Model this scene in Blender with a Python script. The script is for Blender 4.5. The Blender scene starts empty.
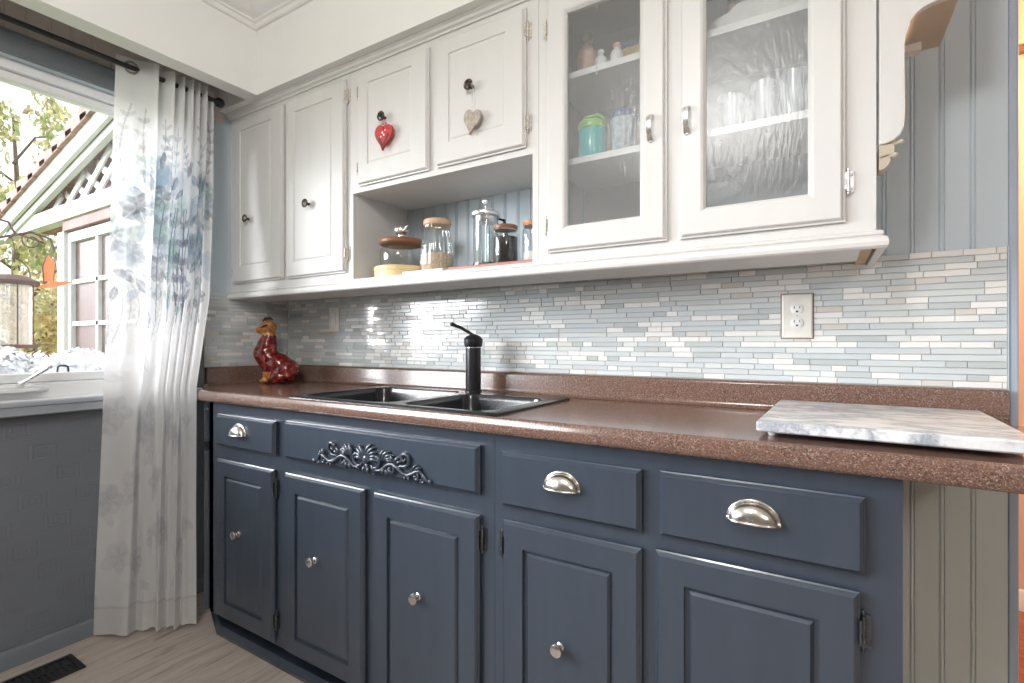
import bpy, bmesh, math, random
import numpy as np
from mathutils import Vector, Matrix
random.seed(7)
rng = np.random.default_rng(7)
PI = math.pi
scn = bpy.context.scene
COL = scn.collection

# ------------------------------------------------------------------ materials
def new_mat(name):
    m = bpy.data.materials.new(name); m.use_nodes = True
    nt = m.node_tree; nt.nodes.clear()
    out = nt.nodes.new('ShaderNodeOutputMaterial')
    return m, nt, out
def N(nt, t, **kw):
    n = nt.nodes.new(t)
    for k, v in kw.items(): setattr(n, k, v)
    return n
def pr(nt, out, col=(.8, .8, .8), rough=.5, metal=0, spec=.5, coat=0):
    p = nt.nodes.new('ShaderNodeBsdfPrincipled')
    p.inputs['Base Color'].default_value = (*col, 1)
    p.inputs['Roughness'].default_value = rough
    p.inputs['Metallic'].default_value = metal
    p.inputs['Specular IOR Level'].default_value = spec
    p.inputs['Coat Weight'].default_value = coat
    p.inputs['Coat Roughness'].default_value = .08
    nt.links.new(p.outputs[0], out.inputs[0])
    return p
def coords(nt, scale=(1, 1, 1), loc=(0, 0, 0), rot=(0, 0, 0)):
    tc = N(nt, 'ShaderNodeTexCoord'); mp = N(nt, 'ShaderNodeMapping')
    mp.inputs['Scale'].default_value = scale; mp.inputs['Location'].default_value = loc
    mp.inputs['Rotation'].default_value = rot
    nt.links.new(tc.outputs['Object'], mp.inputs[0])
    return mp.outputs[0]
def noise(nt, vec, scale, detail=3, rough=.55):
    n = N(nt, 'ShaderNodeTexNoise')
    n.inputs['Scale'].default_value = scale; n.inputs['Detail'].default_value = detail
    n.inputs['Roughness'].default_value = rough
    if vec is not None: nt.links.new(vec, n.inputs['Vector'])
    return n.outputs['Fac']
def ramp(nt, fac, stops, interp='LINEAR'):
    r = N(nt, 'ShaderNodeValToRGB'); r.color_ramp.interpolation = interp
    el = r.color_ramp.elements
    while len(el) < len(stops): el.new(.5)
    for e, (p, c) in zip(el, stops):
        e.position = p; e.color = (*c, 1) if len(c) == 3 else c
    nt.links.new(fac, r.inputs[0])
    return r.outputs[0]
def mixc(nt, fac, a, b, mode='MIX'):
    m = N(nt, 'ShaderNodeMix', data_type='RGBA', blend_type=mode)
    for s, v in ((0, fac), (6, a), (7, b)):
        if isinstance(v, (int, float)): m.inputs[s].default_value = v
        elif isinstance(v, tuple): m.inputs[s].default_value = (*v, 1) if len(v) == 3 else v
        else: nt.links.new(v, m.inputs[s])
    return m.outputs[2]
def mth(nt, op, a, b=None, c=None):
    m = N(nt, 'ShaderNodeMath', operation=op)
    for i, v in enumerate((a, b, c)):
        if v is None: continue
        if isinstance(v, (int, float)): m.inputs[i].default_value = v
        else: nt.links.new(v, m.inputs[i])
    return m.outputs[0]
def bump(nt, p, h, strength=.3, dist=.002):
    b = N(nt, 'ShaderNodeBump'); b.inputs['Strength'].default_value = strength
    b.inputs['Distance'].default_value = dist
    nt.links.new(h, b.inputs['Height']); nt.links.new(b.outputs[0], p.inputs['Normal'])
def paint(name, col, rough=.45, var=.04, spec=.5, grain=60, gs=(1, 1, 1), bst=.15, coat=0):
    m, nt, out = new_mat(name); p = pr(nt, out, col, rough, spec=spec, coat=coat)
    v = coords(nt, gs)
    n1 = noise(nt, v, 4, 4); n2 = noise(nt, v, grain, 3)
    c = ramp(nt, n1, [(.3, tuple(x*(1-var) for x in col)), (.7, tuple(min(1, x*(1+var)) for x in col))])
    nt.links.new(c, p.inputs['Base Color']); bump(nt, p, n2, bst, .001)
    return m
def metal(name, col, rough=.25):
    m, nt, out = new_mat(name); p = pr(nt, out, col, rough, 1)
    n = noise(nt, coords(nt), 90, 3)
    nt.links.new(ramp(nt, n, [(.3, (rough*.7,)*3), (.7, (rough*1.3,)*3)]), p.inputs['Roughness'])
    return m
def plain(name, col, rough=.5, coat=0, spec=.5, var=.06, sc=30):
    m, nt, out = new_mat(name); p = pr(nt, out, col, rough, coat=coat, spec=spec)
    n = noise(nt, coords(nt), sc, 3)
    nt.links.new(ramp(nt, n, [(.3, tuple(x*(1-var) for x in col)), (.7, tuple(min(1, x*(1+var)) for x in col))]), p.inputs['Base Color'])
    return m
def attr_mat(name, rough=.4, spec=.5, coat=0, attr='Col', bst=0, transl=0):
    m, nt, out = new_mat(name); p = pr(nt, out, (1, 1, 1), rough, spec=spec, coat=coat)
    a = N(nt, 'ShaderNodeVertexColor', layer_name=attr)
    nt.links.new(a.outputs[0], p.inputs['Base Color'])
    if bst: bump(nt, p, noise(nt, coords(nt), 25, 3), bst, .002)
    return m

M = {}
M['blue'] = paint('slate_blue_paint', (.040, .054, .077), .27, .05, grain=45, gs=(6, 1, .6), bst=.22, coat=.35)
M['cream'] = paint('warm_white_paint', (.69, .682, .67), .36, .02, grain=40, gs=(5, 1, .5), bst=.12)
M['white'] = paint('white_paint', (.86, .86, .86), .4, .015)
M['wall_cream'] = paint('cream_wall_paint', (.85, .85, .83), .7, .015, grain=120)
M['crown'] = paint('white_trim_paint', (.88, .88, .86), .5, .01)
M['bead'] = paint('pale_blue_grey_paint', (.53, .61, .67), .4, .03, gs=(1, 1, .3))
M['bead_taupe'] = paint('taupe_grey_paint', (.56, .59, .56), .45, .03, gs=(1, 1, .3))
M['casing'] = paint('steel_blue_paint', (.36, .42, .52), .4, .03)
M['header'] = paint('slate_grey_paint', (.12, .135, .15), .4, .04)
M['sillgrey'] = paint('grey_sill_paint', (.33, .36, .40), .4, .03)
M['vinyl'] = paint('white_vinyl', (.80, .81, .82), .3, .01)
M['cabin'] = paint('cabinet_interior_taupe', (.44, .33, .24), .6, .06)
M['cabin_lit'] = paint('cabinet_interior_lit', (.72, .81, .88), .6, .05)  # right half of the interior: brighter light painted in as a paler, bluer colour
M['rawwood'] = paint('raw_edge_wood', (.50, .33, .17), .6, .15, gs=(1, 6, 1))
M['tan'] = paint('tan_wood', (.52, .45, .36), .5, .08)
M['nickel'] = metal('brushed_nickel', (.78, .75, .70), .22)
M['silver'] = metal('satin_silver', (.86, .87, .88), .32)
M['steel'] = metal('dark_steel_hinge', (.13, .14, .16), .35)
M['bronze'] = metal('dark_bronze', (.09, .07, .06), .35)
M['black'] = plain('black_metal', (.015, .015, .018), .35)
M['sinkblack'] = plain('black_composite', (.018, .020, .024), .22, coat=.4, sc=300)
M['plate'] = plain('ivory_plastic', (.80, .79, .74), .3)
M['dark'] = plain('dark_slot', (.03, .03, .03), .6)
M['lidwood'] = paint('brown_lid_wood', (.24, .105, .05), .4, .2, gs=(1, 1, 8))
M['redwood'] = paint('reddish_board_wood', (.42, .20, .15), .5, .2, gs=(1, 8, 1))
M['palewood'] = paint('pale_board_wood', (.78, .60, .33), .5, .08, gs=(8, 1, 1))
M['lidpale'] = paint('light_lid_wood', (.60, .42, .28), .5, .1)
M['oats'] = plain('rolled_oats', (.66, .50, .36), .8, var=.35, sc=160)
M['coffee'] = plain('black_coffee_beans', (.02, .017, .016), .4, var=.8, sc=200)
M['teal'] = plain('teal_enamel', (.03, .45, .45), .25, coat=.5)
M['green'] = plain('lime_plastic', (.25, .58, .06), .3)
M['cupgrey'] = plain('grey_cup', (.36, .39, .45), .3, var=.3, sc=60)
M['cupblue'] = plain('navy_lid', (.07, .10, .22), .3)
M['pinkcan'] = plain('pink_paper', (.72, .42, .30), .5, var=.2)
M['yellow'] = plain('mustard_tin', (.50, .36, .04), .4)
M['porcelain'] = plain('white_porcelain', (.82, .81, .79), .2, coat=.5)
M['redpaint'] = plain('red_heart_paint', (.50, .03, .025), .45, var=.25, sc=120)
M['greywood'] = plain('grey_heart_wood', (.42, .36, .31), .6, var=.25, sc=80)
M['darkline'] = plain('black_ribbon_print', (.04, .04, .04), .5)
M['ribbonred'] = plain('red_ribbon', (.55, .08, .12), .6)
M['ribbonwhite'] = plain('white_string', (.80, .79, .76), .7)
M['grout'] = plain('pale_grout', (.58, .57, .54), .8)
M['tileglass'] = attr_mat('glass_tile', .10, .6, .6)
M['tilestone'] = attr_mat('stone_tile', .35, .5, .15)
M['foliage'] = attr_mat('leaf_foliage', .6)
M['room_dim'] = paint('dim_room_dark_paint', (.26, .235, .21), .7)  # dark colour on the unseen walls stands in for dim light behind the camera
M['peach'] = paint('peach_wall_paint', (.80, .56, .44), .6, .03)
M['brownrail'] = plain('brown_wood_rail', (.22, .09, .04), .4)
M['shingle'] = plain('red_shingle', (.34, .19, .16), .8, var=.3, sc=12)
M['shedred'] = plain('dusty_red_boards', (.33, .17, .16), .8, var=.15, sc=6)
M['shedwhite'] = plain('white_outdoor_paint', (.62, .60, .60), .6)
M['petal'] = plain('white_petals', (.88, .88, .90), .6, var=.04)
M['bark'] = plain('tree_bark', (.14, .10, .07), .9, var=.3)
M['lawn'] = plain('garden_grass', (.22, .30, .08), .9, var=.4, sc=8)
M['iron'] = plain('rusty_iron', (.10, .05, .045), .6)
M['orange'] = plain('orange_glass', (.80, .20, .05), .2)
M['soil'] = plain('terracotta_planter', (.30, .24, .2), .8)
M['ring'] = metal('grommet_pewter', (.32, .31, .30), .3)

def granite():
    m, nt, out = new_mat('brown_granite_laminate'); p = pr(nt, out, rough=.2, coat=.25)
    v = coords(nt)
    v1 = N(nt, 'ShaderNodeTexVoronoi'); v1.inputs['Scale'].default_value = 520; nt.links.new(v, v1.inputs['Vector'])
    base = ramp(nt, mth(nt, 'FRACT', mth(nt, 'MULTIPLY', v1.outputs['Distance'], 1.0)),
                [(0, (.27, .145, .105)), (.5, (.235, .125, .09)), (1, (.14, .08, .06))])
    sep = N(nt, 'ShaderNodeSeparateColor'); nt.links.new(v1.outputs['Color'], sep.inputs[0])
    c = ramp(nt, sep.outputs[0], [(0, (.03, .022, .02)), (.16, (.09, .055, .044)), (.42, (.145, .078, .056)), (.62, (.20, .115, .082)), (.8, (.22, .165, .145)), (.93, (.32, .27, .25))], 'CONSTANT')
    c2 = mixc(nt, .25, c, base)
    n = noise(nt, v, 14, 4)
    c3 = mixc(nt, ramp(nt, n, [(.4, (0, 0, 0)), (.7, (.5, .5, .5))]), c2, (.18, .10, .075))
    nt.links.new(c3, p.inputs['Base Color'])
    bump(nt, p, noise(nt, v, 260, 2), .05, .001)
    return m
M['granite'] = granite()
def marble():
    m, nt, out = new_mat('white_marble'); p = pr(nt, out, rough=.28, coat=.15)
    v = coords(nt, (1, 2.6, 1), rot=(0, 0, -.25))
    w = noise(nt, v, 5.5, 7, .66)
    band = mth(nt, 'ABSOLUTE', mth(nt, 'SUBTRACT', w, .5))
    c = ramp(nt, band, [(0, (.30, .33, .38)), (.02, (.50, .53, .57)), (.06, (.76, .78, .80)), (.13, (.88, .89, .905))])
    n2 = noise(nt, v, 3.2, 5)
    c = mixc(nt, ramp(nt, n2, [(.45, (0, 0, 0)), (.8, (.6, .6, .6))]), c, (.60, .63, .68))
    nt.links.new(c, p.inputs['Base Color'])
    return m
M['marble'] = marble()
def floor_mat(name, c0, c1, c2, rot=0, w=.18, ln=1.2, rough=.35):
    m, nt, out = new_mat(name); p = pr(nt, out, rough=rough)
    v = coords(nt, rot=(0, 0, rot))
    b = N(nt, 'ShaderNodeTexBrick'); b.offset = .37
    b.inputs['Scale'].default_value = 1; b.inputs['Brick Width'].default_value = ln; b.inputs['Row Height'].default_value = w
    b.inputs['Mortar Size'].default_value = .0012; b.inputs['Mortar Smooth'].default_value = .2
    b.inputs['Color1'].default_value = (0, 0, 0, 1); b.inputs['Color2'].default_value = (1, 1, 1, 1); b.inputs['Mortar'].default_value = (.5, .5, .5, 1)
    nt.links.new(v, b.inputs['Vector'])
    off = mixc(nt, 1.0, v, b.outputs['Color'], 'ADD')
    mp = N(nt, 'ShaderNodeMapping'); mp.inputs['Scale'].default_value = (1.0, 9, 1); nt.links.new(off, mp.inputs[0])
    g = noise(nt, mp.outputs[0], 3.5, 7, .65)
    c = ramp(nt, g, [(.28, c0), (.48, c1), (.7, c2)])
    mp2 = N(nt, 'ShaderNodeMapping'); mp2.inputs['Scale'].default_value = (2.5, 16, 1); nt.links.new(off, mp2.inputs[0])
    kn = noise(nt, mp2.outputs[0], 2.0, 4)
    c = mixc(nt, ramp(nt, kn, [(.60, (0, 0, 0)), (.74, (.7, .7, .7))]), c, tuple(x*.45 for x in c0))
    c = mixc(nt, mth(nt, 'MULTIPLY', b.outputs['Fac'], .7), c, tuple(x*.35 for x in c0))
    nt.links.new(c, p.inputs['Base Color']); bump(nt, p, g, .12, .001)
    return m
M['floor'] = floor_mat('greyed_oak_planks', (.30, .25, .215), (.45, .39, .345), (.54, .48, .44), rot=PI/2)
M['floor2'] = floor_mat('red_wood_strips', (.20, .05, .025), (.33, .10, .05), (.42, .16, .09), rot=0, w=.06)
def wallpaper():
    m, nt, out = new_mat('embossed_charcoal_wallpaper'); p = pr(nt, out, (.125, .137, .158), .38)
    tc = N(nt, 'ShaderNodeTexCoord'); sp = N(nt, 'ShaderNodeSeparateXYZ'); nt.links.new(tc.outputs['Object'], sp.inputs[0])
    row = mth(nt, 'FLOOR', mth(nt, 'DIVIDE', sp.outputs[2], .085))
    yy = mth(nt, 'ADD', sp.outputs[1], mth(nt, 'MULTIPLY', row, .067))
    fu = mth(nt, 'ABSOLUTE', mth(nt, 'SUBTRACT', mth(nt, 'FRACT', mth(nt, 'DIVIDE', yy, .16)), .5))
    fv = mth(nt, 'ABSOLUTE', mth(nt, 'SUBTRACT', mth(nt, 'FRACT', mth(nt, 'DIVIDE', sp.outputs[2], .085)), .5))
    d = mth(nt, 'MAXIMUM', mth(nt, 'MULTIPLY', fu, 1.5), fv)
    inside = mth(nt, 'LESS_THAN', d, .40)
    rings = mth(nt, 'MULTIPLY', mth(nt, 'SINE', mth(nt, 'MULTIPLY', d, 48)), inside)
    lines = noise(nt, coords(nt, (1, 1, 14)), 14, 2)
    h = mth(nt, 'ADD', mth(nt, 'MULTIPLY', rings, .55), mth(nt, 'MULTIPLY', lines, 1.2))
    bump(nt, p, h, .55, .0016)
    c = ramp(nt, noise(nt, coords(nt), 3, 3), [(.3, (.150, .165, .192)), (.7, (.172, .188, .218))])
    nt.links.new(c, p.inputs['Base Color'])
    return m
M['wallpaper'] = wallpaper()
def thin_glass(name, tint=(1, 1, 1), gloss=.10, rough=.02, haze=0., hazecol=(.8, .85, .9), streak=False):
    m, nt, out = new_mat(name)
    t = N(nt, 'ShaderNodeBsdfTransparent'); t.inputs[0].default_value = (*tint, 1)
    g = N(nt, 'ShaderNodeBsdfGlossy'); g.inputs['Roughness'].default_value = rough
    lw = N(nt, 'ShaderNodeLayerWeight'); lw.inputs[0].default_value = .35
    fac = mth(nt, 'ADD', mth(nt, 'MULTIPLY', lw.outputs['Facing'], (.14 if streak else .5)), gloss)
    last = t.outputs[0]
    if haze:
        d = N(nt, 'ShaderNodeBsdfDiffuse'); d.inputs[0].default_value = (*hazecol, 1)
        mx = N(nt, 'ShaderNodeMixShader'); mx.inputs[0].default_value = haze
        nt.links.new(last, mx.inputs[1]); nt.links.new(d.outputs[0], mx.inputs[2]); last = mx.outputs[0]
        if streak:
            v = coords(nt, (42, 1, 9)); n = noise(nt, v, 1.6, 6, .7)
            s = ramp(nt, n, [(.58, (haze*.6,)*3), (.655, (haze*.9,)*3), (.68, (min(1, haze+.26),)*3), (.70, (haze*.8,)*3)])
            nt.links.new(s, mx.inputs[0])
    if streak:
        b = N(nt, 'ShaderNodeBump'); b.inputs['Strength'].default_value = .45; b.inputs['Distance'].default_value = .003
        n = noise(nt, coords(nt, (4.5, 1, 1.1)), 22, 5, .6)
        nt.links.new(n, b.inputs['Height']); nt.links.new(b.outputs[0], g.inputs['Normal'])
    mx2 = N(nt, 'ShaderNodeMixShader'); nt.links.new(fac, mx2.inputs[0])
    nt.links.new(last, mx2.inputs[1]); nt.links.new(g.outputs[0], mx2.inputs[2])
    nt.links.new(mx2.outputs[0], out.inputs[0])
    return m
M['pane'] = thin_glass('window_glass', gloss=.03)
M['textured'] = thin_glass('rain_textured_glass', (.97, .98, .98), .035, .24, .15, (.76, .79, .82), True)
M['jar'] = thin_glass('jar_glass', (.93, .95, .95), .07, .03)
M['mesh'] = thin_glass('sparkling_feeder_tube', (.9, .85, .8), .15, .1, .45, (.85, .78, .7), True)
def curtain_mat():
    m, nt, out = new_mat('printed_sheer_voile')
    a = N(nt, 'ShaderNodeVertexColor', layer_name='Col')
    d = N(nt, 'ShaderNodeBsdfDiffuse'); tl = N(nt, 'ShaderNodeBsdfTranslucent'); t = N(nt, 'ShaderNodeBsdfTransparent')
    nt.links.new(a.outputs[0], d.inputs[0]); nt.links.new(a.outputs[0], tl.inputs[0])
    m1 = N(nt, 'ShaderNodeMixShader'); m1.inputs[0].default_value = .45
    nt.links.new(d.outputs[0], m1.inputs[1]); nt.links.new(tl.outputs[0], m1.inputs[2])
    m2 = N(nt, 'ShaderNodeMixShader')
    w = noise(nt, coords(nt, (60, 60, 400)), 3, 2)
    nt.links.new(ramp(nt, w, [(.3, (.92,)*3), (.7, (.84,)*3)]), m2.inputs[0])
    nt.links.new(t.outputs[0], m2.inputs[1]); nt.links.new(m1.outputs[0], m2.inputs[2])
    nt.links.new(m2.outputs[0], out.inputs[0])
    return m
M['curtain'] = curtain_mat()
def ceramic():
    m, nt, out = new_mat('red_speckled_glaze'); p = pr(nt, out, rough=.12, coat=.8)
    a = N(nt, 'ShaderNodeVertexColor', layer_name='Col')
    n = noise(nt, coords(nt), 75, 4, .6)
    c = mixc(nt, ramp(nt, n, [(.52, (0, 0, 0)), (.62, (.75, .75, .75))]), a.outputs[0], (.45, .10, .05))
    n2 = noise(nt, coords(nt), 55, 3, .5)
    c = mixc(nt, ramp(nt, n2, [(.60, (0, 0, 0)), (.66, (1, 1, 1))]), c, mixc(nt, .4, a.outputs[0], (.03, .01, .01)))
    nt.links.new(c, p.inputs['Base Color']); bump(nt, p, n, .5, .004)
    return m
M['ceramic'] = ceramic()

# ------------------------------------------------------------------ mesh helpers
def link(o, parent=None):
    COL.objects.link(o)
    if parent is not None: o.parent = parent
    return o
def obj(name, bm, mats, parent=None, loc=None, smooth=None, bevel=0, seg=2):
    if not isinstance(mats, (list, tuple)): mats = [mats]
    bmesh.ops.recalc_face_normals(bm, faces=bm.faces)
    me = bpy.data.meshes.new(name); bm.to_mesh(me); bm.free()
    for m in mats: me.materials.append(M[m] if isinstance(m, str) else m)
    o = bpy.data.objects.new(name, me); link(o, parent)
    if loc is not None: o.location = loc
    if smooth is not None:
        me.polygons.foreach_set('use_smooth', [True]*len(me.polygons))
        me.set_sharp_from_angle(angle=math.radians(smooth))
    if bevel:
        b = o.modifiers.new('bevel', 'BEVEL'); b.width = bevel; b.segments = seg; b.limit_method = 'ANGLE'; b.angle_limit = math.radians(40)
    return o
def thing(name, label, cat, loc=(0, 0, 0), rotz=0, group=None):
    o = bpy.data.objects.new(name, None); COL.objects.link(o); o.location = loc; o.rotation_euler = (0, 0, rotz)
    o.empty_display_size = .05
    return tag(o, label, cat, group)
def tag(o, label=None, cat=None, group=None, kind=None):
    if label: o['label'] = label
    if cat: o['category'] = cat
    if group: o['group'] = group
    if kind: o['kind'] = kind
    return o
def struct(o): o['kind'] = 'structure'; return o
def box(bm, x0, x1, y0, y1, z0, z1, mi=0):
    v = [bm.verts.new((x, y, z)) for x in (x0, x1) for y in (y0, y1) for z in (z0, z1)]
    for f in ((0, 1, 3, 2), (4, 6, 7, 5), (0, 4, 5, 1), (2, 3, 7, 6), (0, 2, 6, 4), (1, 5, 7, 3)):
        fa = bm.faces.new([v[i] for i in f]); fa.material_index = mi
    return v
def B(*boxes):
    bm = bmesh.new()
    for b in boxes: box(bm, *b)
    return bm
def lathe(bm, prof, c=(0, 0, 0), axis='Z', n=28, mi=0, cap=True, squash=None):
    rings = []
    for r, h in prof:
        ring = []
        for k in range(n):
            a = 2*PI*k/n
            rr = r if squash is None else r*squash(a, h)
            u, w = rr*math.cos(a), rr*math.sin(a)
            if axis == 'Z': p = (c[0]+u, c[1]+w, c[2]+h)
            elif axis == 'Y': p = (c[0]+u, c[1]+h, c[2]+w)
            else: p = (c[0]+h, c[1]+u, c[2]+w)
            ring.append(bm.verts.new(p))
        rings.append(ring)
    for a, b in zip(rings, rings[1:]):
        for k in range(n):
            f = bm.faces.new((a[k], a[(k+1) % n], b[(k+1) % n], b[k])); f.material_index = mi
    if cap:
        for ring in (rings[0], rings[-1]):
            f = bm.faces.new(ring); f.material_index = mi
    return bm
def tube(bm, pts, r, n=8, cap=True, mi=0, flat=None):
    pts = [Vector(p) for p in pts]
    rr = r if isinstance(r, (list, tuple)) else [r]*len(pts)
    rings = []; prev = None
    for i, p in enumerate(pts):
        t = (pts[min(i+1, len(pts)-1)]-pts[max(i-1, 0)]).normalized()
        if prev is None:
            u = t.cross(Vector((0, 0, 1)))
            if u.length < 1e-3: u = t.cross(Vector((0, 1, 0)))
        else: u = prev-t*prev.dot(t)
        u.normalize(); prev = u; w = t.cross(u)
        rings.append([bm.verts.new(p+(u*math.cos(2*PI*k/n)+w*math.sin(2*PI*k/n))*rr[i]) for k in range(n)])
    for a, b in zip(rings, rings[1:]):
        for k in range(n):
            f = bm.faces.new((a[k], a[(k+1) % n], b[(k+1) % n], b[k])); f.material_index = mi
    if cap:
        bm.faces.new(rings[0]); bm.faces.new(rings[-1])
    return bm
def ball(bm, c, r, sx=1, sy=1, sz=1, u=16, v=10, mi=0):
    mt = Matrix.Translation(c) @ Matrix.Diagonal((r*sx, r*sy, r*sz, 1))
    res = bmesh.ops.create_uvsphere(bm, u_segments=u, v_segments=v, radius=1, matrix=mt)
    for vv in res['verts']:
        for f in vv.link_faces: f.material_index = mi
def sweep(bm, prof, path, closed=True, mi=0):
    """profile (o, z) swept along a plan path; o is measured to the right of travel, corners mitred"""
    P = [Vector(p) for p in path]; n = len(P); rows = []
    for i, p in enumerate(P):
        d1 = (P[i]-P[i-1]).normalized() if i > 0 else None
        d2 = (P[i+1]-P[i]).normalized() if i < n-1 else None
        n1 = Vector((d1.y, -d1.x)) if d1 else None; n2 = Vector((d2.y, -d2.x)) if d2 else None
        if n1 is None: m = n2
        elif n2 is None: m = n1
        else: m = (n1+n2)/(1+n1.dot(n2))
        rows.append([bm.verts.new((p.x+m.x*o, p.y+m.y*o, z)) for o, z in prof])
    k = len(prof)
    for a, b in zip(rows, rows[1:]):
        for j in range(k if closed else k-1):
            f = bm.faces.new((a[j], a[(j+1) % k], b[(j+1) % k], b[j])); f.material_index = mi
    if closed: bm.faces.new(rows[0]); bm.faces.new(rows[-1])
    return bm
def prism(bm, poly, a0, a1, axis='Z', mi=0):
    def P(u, w, h):
        return {'Z': (u, w, h), 'Y': (u, h, w), 'X': (h, u, w)}[axis]
    A = [bm.verts.new(P(u, w, a0)) for u, w in poly]; Bv = [bm.verts.new(P(u, w, a1)) for u, w in poly]
    bm.faces.new(A).material_index = mi; bm.faces.new(Bv).material_index = mi
    n = len(poly)
    for k in range(n): bm.faces.new((A[k], A[(k+1) % n], Bv[(k+1) % n], Bv[k])).material_index = mi
    return bm
def rect_loops(bm, x0, x1, z0, z1, yb, loops, fill=True):
    """a panelled front facing -Y: loops are (inset, height above back yb)"""
    rings = []
    for ins, h in loops:
        a = ins if isinstance(ins, tuple) else (ins,)*4      # left, right, bottom, top
        rings.append([bm.verts.new(p) for p in ((x0+a[0], yb-h, z0+a[2]), (x1-a[1], yb-h, z0+a[2]), (x1-a[1], yb-h, z1-a[3]), (x0+a[0], yb-h, z1-a[3]))])
    for a, b in zip(rings, rings[1:]):
        for k in range(4): bm.faces.new((a[k], a[(k+1) % 4], b[(k+1) % 4], b[k]))
    if fill: bm.faces.new(rings[-1]); bm.faces.new(rings[0])
    else:
        a, b = rings[-1], rings[0]
        for k in range(4): bm.faces.new((a[k], a[(k+1) % 4], b[(k+1) % 4], b[k]))
    return bm

# ------------------------------------------------------------------ key dimensions (metres, eye height 1.109)
XW, YB, XR = -2.372, 1.635, .372       # window wall, back wall, right end of back wall
CEIL = 2.54
# ------------------------------------------------------------------ room shell
def beads(bm, axis, a0, a1, phase, plane, z0, z1, step=.0585, side=-1, depth=.0028):
    """tongue-and-groove sheet with double beads; runs along axis between a0 and a1"""
    pr_ = [(a0, 0)]
    k = math.ceil((a0+.008-phase)/step)
    while phase+k*step < a1-.008:
        c = phase+k*step
        pr_ += [(c-.0062, 0), (c-.0050, -depth), (c-.0038, -depth), (c-.0022, .0004), (c, .0009), (c+.0022, .0004), (c+.0038, -depth), (c+.0050, -depth), (c+.0062, 0)]
        k += 1
    pr_.append((a1, 0))
    lo, hi = [], []
    for u, h in pr_:
        q = plane+side*h
        p = (u, q) if axis == 'x' else (q, u)
        lo.append(bm.verts.new((*p, z0))); hi.append(bm.verts.new((*p, z1)))
    for i in range(len(lo)-1): bm.faces.new((lo[i], lo[i+1], hi[i+1], hi[i]))
    bk = plane-side*.012
    ends = [((a, bk) if axis == 'x' else (bk, a)) for a in (a0, a1)]
    e = [bm.verts.new((*p, z)) for p in ends for z in (z0, z1)]
    bm.faces.new((lo[0], hi[0], e[1], e[0])); bm.faces.new((lo[-1], hi[-1], e[3], e[2])); bm.faces.new((e[0], e[1], e[3], e[2]))
    bm.faces.new(lo+[e[2], e[0]]); bm.faces.new(hi+[e[3], e[1]])
    return bm
YREAR, XRT = -3.6, 3.2
struct(obj('floor', B((XW-.2, XRT, YREAR, YB+.2, -.1, 0)), 'floor'))
struct(obj('ceiling', B((XW-.2, XRT, YREAR, YB+.2, CEIL, CEIL+.1)), 'crown'))
bm = bmesh.new(); box(bm, XW-.2, XR, YB+.012, YB+.15, 0, CEIL)
wb = struct(obj('wall_back', bm, 'bead'))
struct(obj('wall_back_beadboard_above', beads(bmesh.new(), 'x', XW, XR, .192, YB, 1.337, CEIL), 'bead', wb)); del wb.children[-1]['kind']
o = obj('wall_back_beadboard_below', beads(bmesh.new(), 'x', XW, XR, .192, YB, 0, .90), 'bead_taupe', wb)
obj('wall_back_substrate', B((XW, XR, YB, YB+.012, .90, 1.337)), 'grout', wb)
# window wall: opening y -1.9..1.03, z .908..2.093
WY0, WY1, WZ0, WZ1 = -1.9, 1.12, .900, 2.093
bm = bmesh.new()
for b in ((XW-.2, XW, YREAR, YB+.15, 0, WZ0), (XW-.2, XW, YREAR, YB+.15, WZ1, CEIL),
          (XW-.2, XW, YREAR, WY0, WZ0, WZ1), (XW-.2, XW, WY1, YB+.15, WZ0, WZ1)): box(bm, *b)
wl = struct(obj('wall_left', bm, 'bead'))
obj('wall_left_wallpaper', B((XW, XW+.003, YREAR, 1.235, 0, WZ0-.04)), 'wallpaper', wl)
obj('wall_left_beadboard', beads(bmesh.new(), 'y', YREAR, 1.30, .558, XW+.003, 2.12, CEIL, step=.0625, side=1), paint('taupe_pink_paint', (.66, .59, .57), .5, .03), wl)
struct(obj('wall_right', B((XRT, XRT+.1, YREAR, YB+.15, 0, CEIL)), 'room_dim'))
struct(obj('wall_rear', B((XW-.2, XRT, YREAR-.1, YREAR, 0, CEIL)), 'room_dim'))
struct(obj('wall_back_beyond', B((1.5, XRT, YB, YB+.15, 0, CEIL), (XR+.02, 1.5, YB, YB+.15, 2.2, CEIL)), 'wall_cream'))
bm = bmesh.new()
sweep(bm, [(0, 0), (.016, 0), (.016, .046), (.012, .055), (.004, .060), (0, .060)], [(XW+.003, YREAR), (XW+.003, 1.235)])
struct(obj('baseboard_left', bm, paint('charcoal_trim_paint', (.17, .19, .22), .35, .04), smooth=30))
# end casing of the back wall at the doorway
struct(obj('trim_1', B((XR, XR+.018, YB-.004, YB+.16, 0, CEIL)), 'casing', bevel=.003))
# soffits (bulkheads)
bm = B((XW, XRT, 1.28, YB, 2.173, CEIL))
struct(obj('ceiling_bulkhead_back', bm, 'wall_cream'))
struct(obj('ceiling_bulkhead_window', B((-2.155, -2.075, YREAR, 1.28, 2.173, CEIL)), 'wall_cream'))
bm = bmesh.new()
sweep(bm, [(0, 2.447), (.010, 2.447), (.016, 2.452), (.020, 2.462), (.030, 2.464), (.033, 2.470), (.050, 2.474), (.075, 2.486), (.095, 2.504), (.108, 2.520), (.118, 2.522), (.121, 2.529), (.138, 2.531), (.142, 2.54), (0, 2.54)],
      [(-2.075, YREAR), (-2.075, 1.28), (XRT, 1.28)])
struct(obj('trim_2', bm, 'crown', smooth=25))

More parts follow.
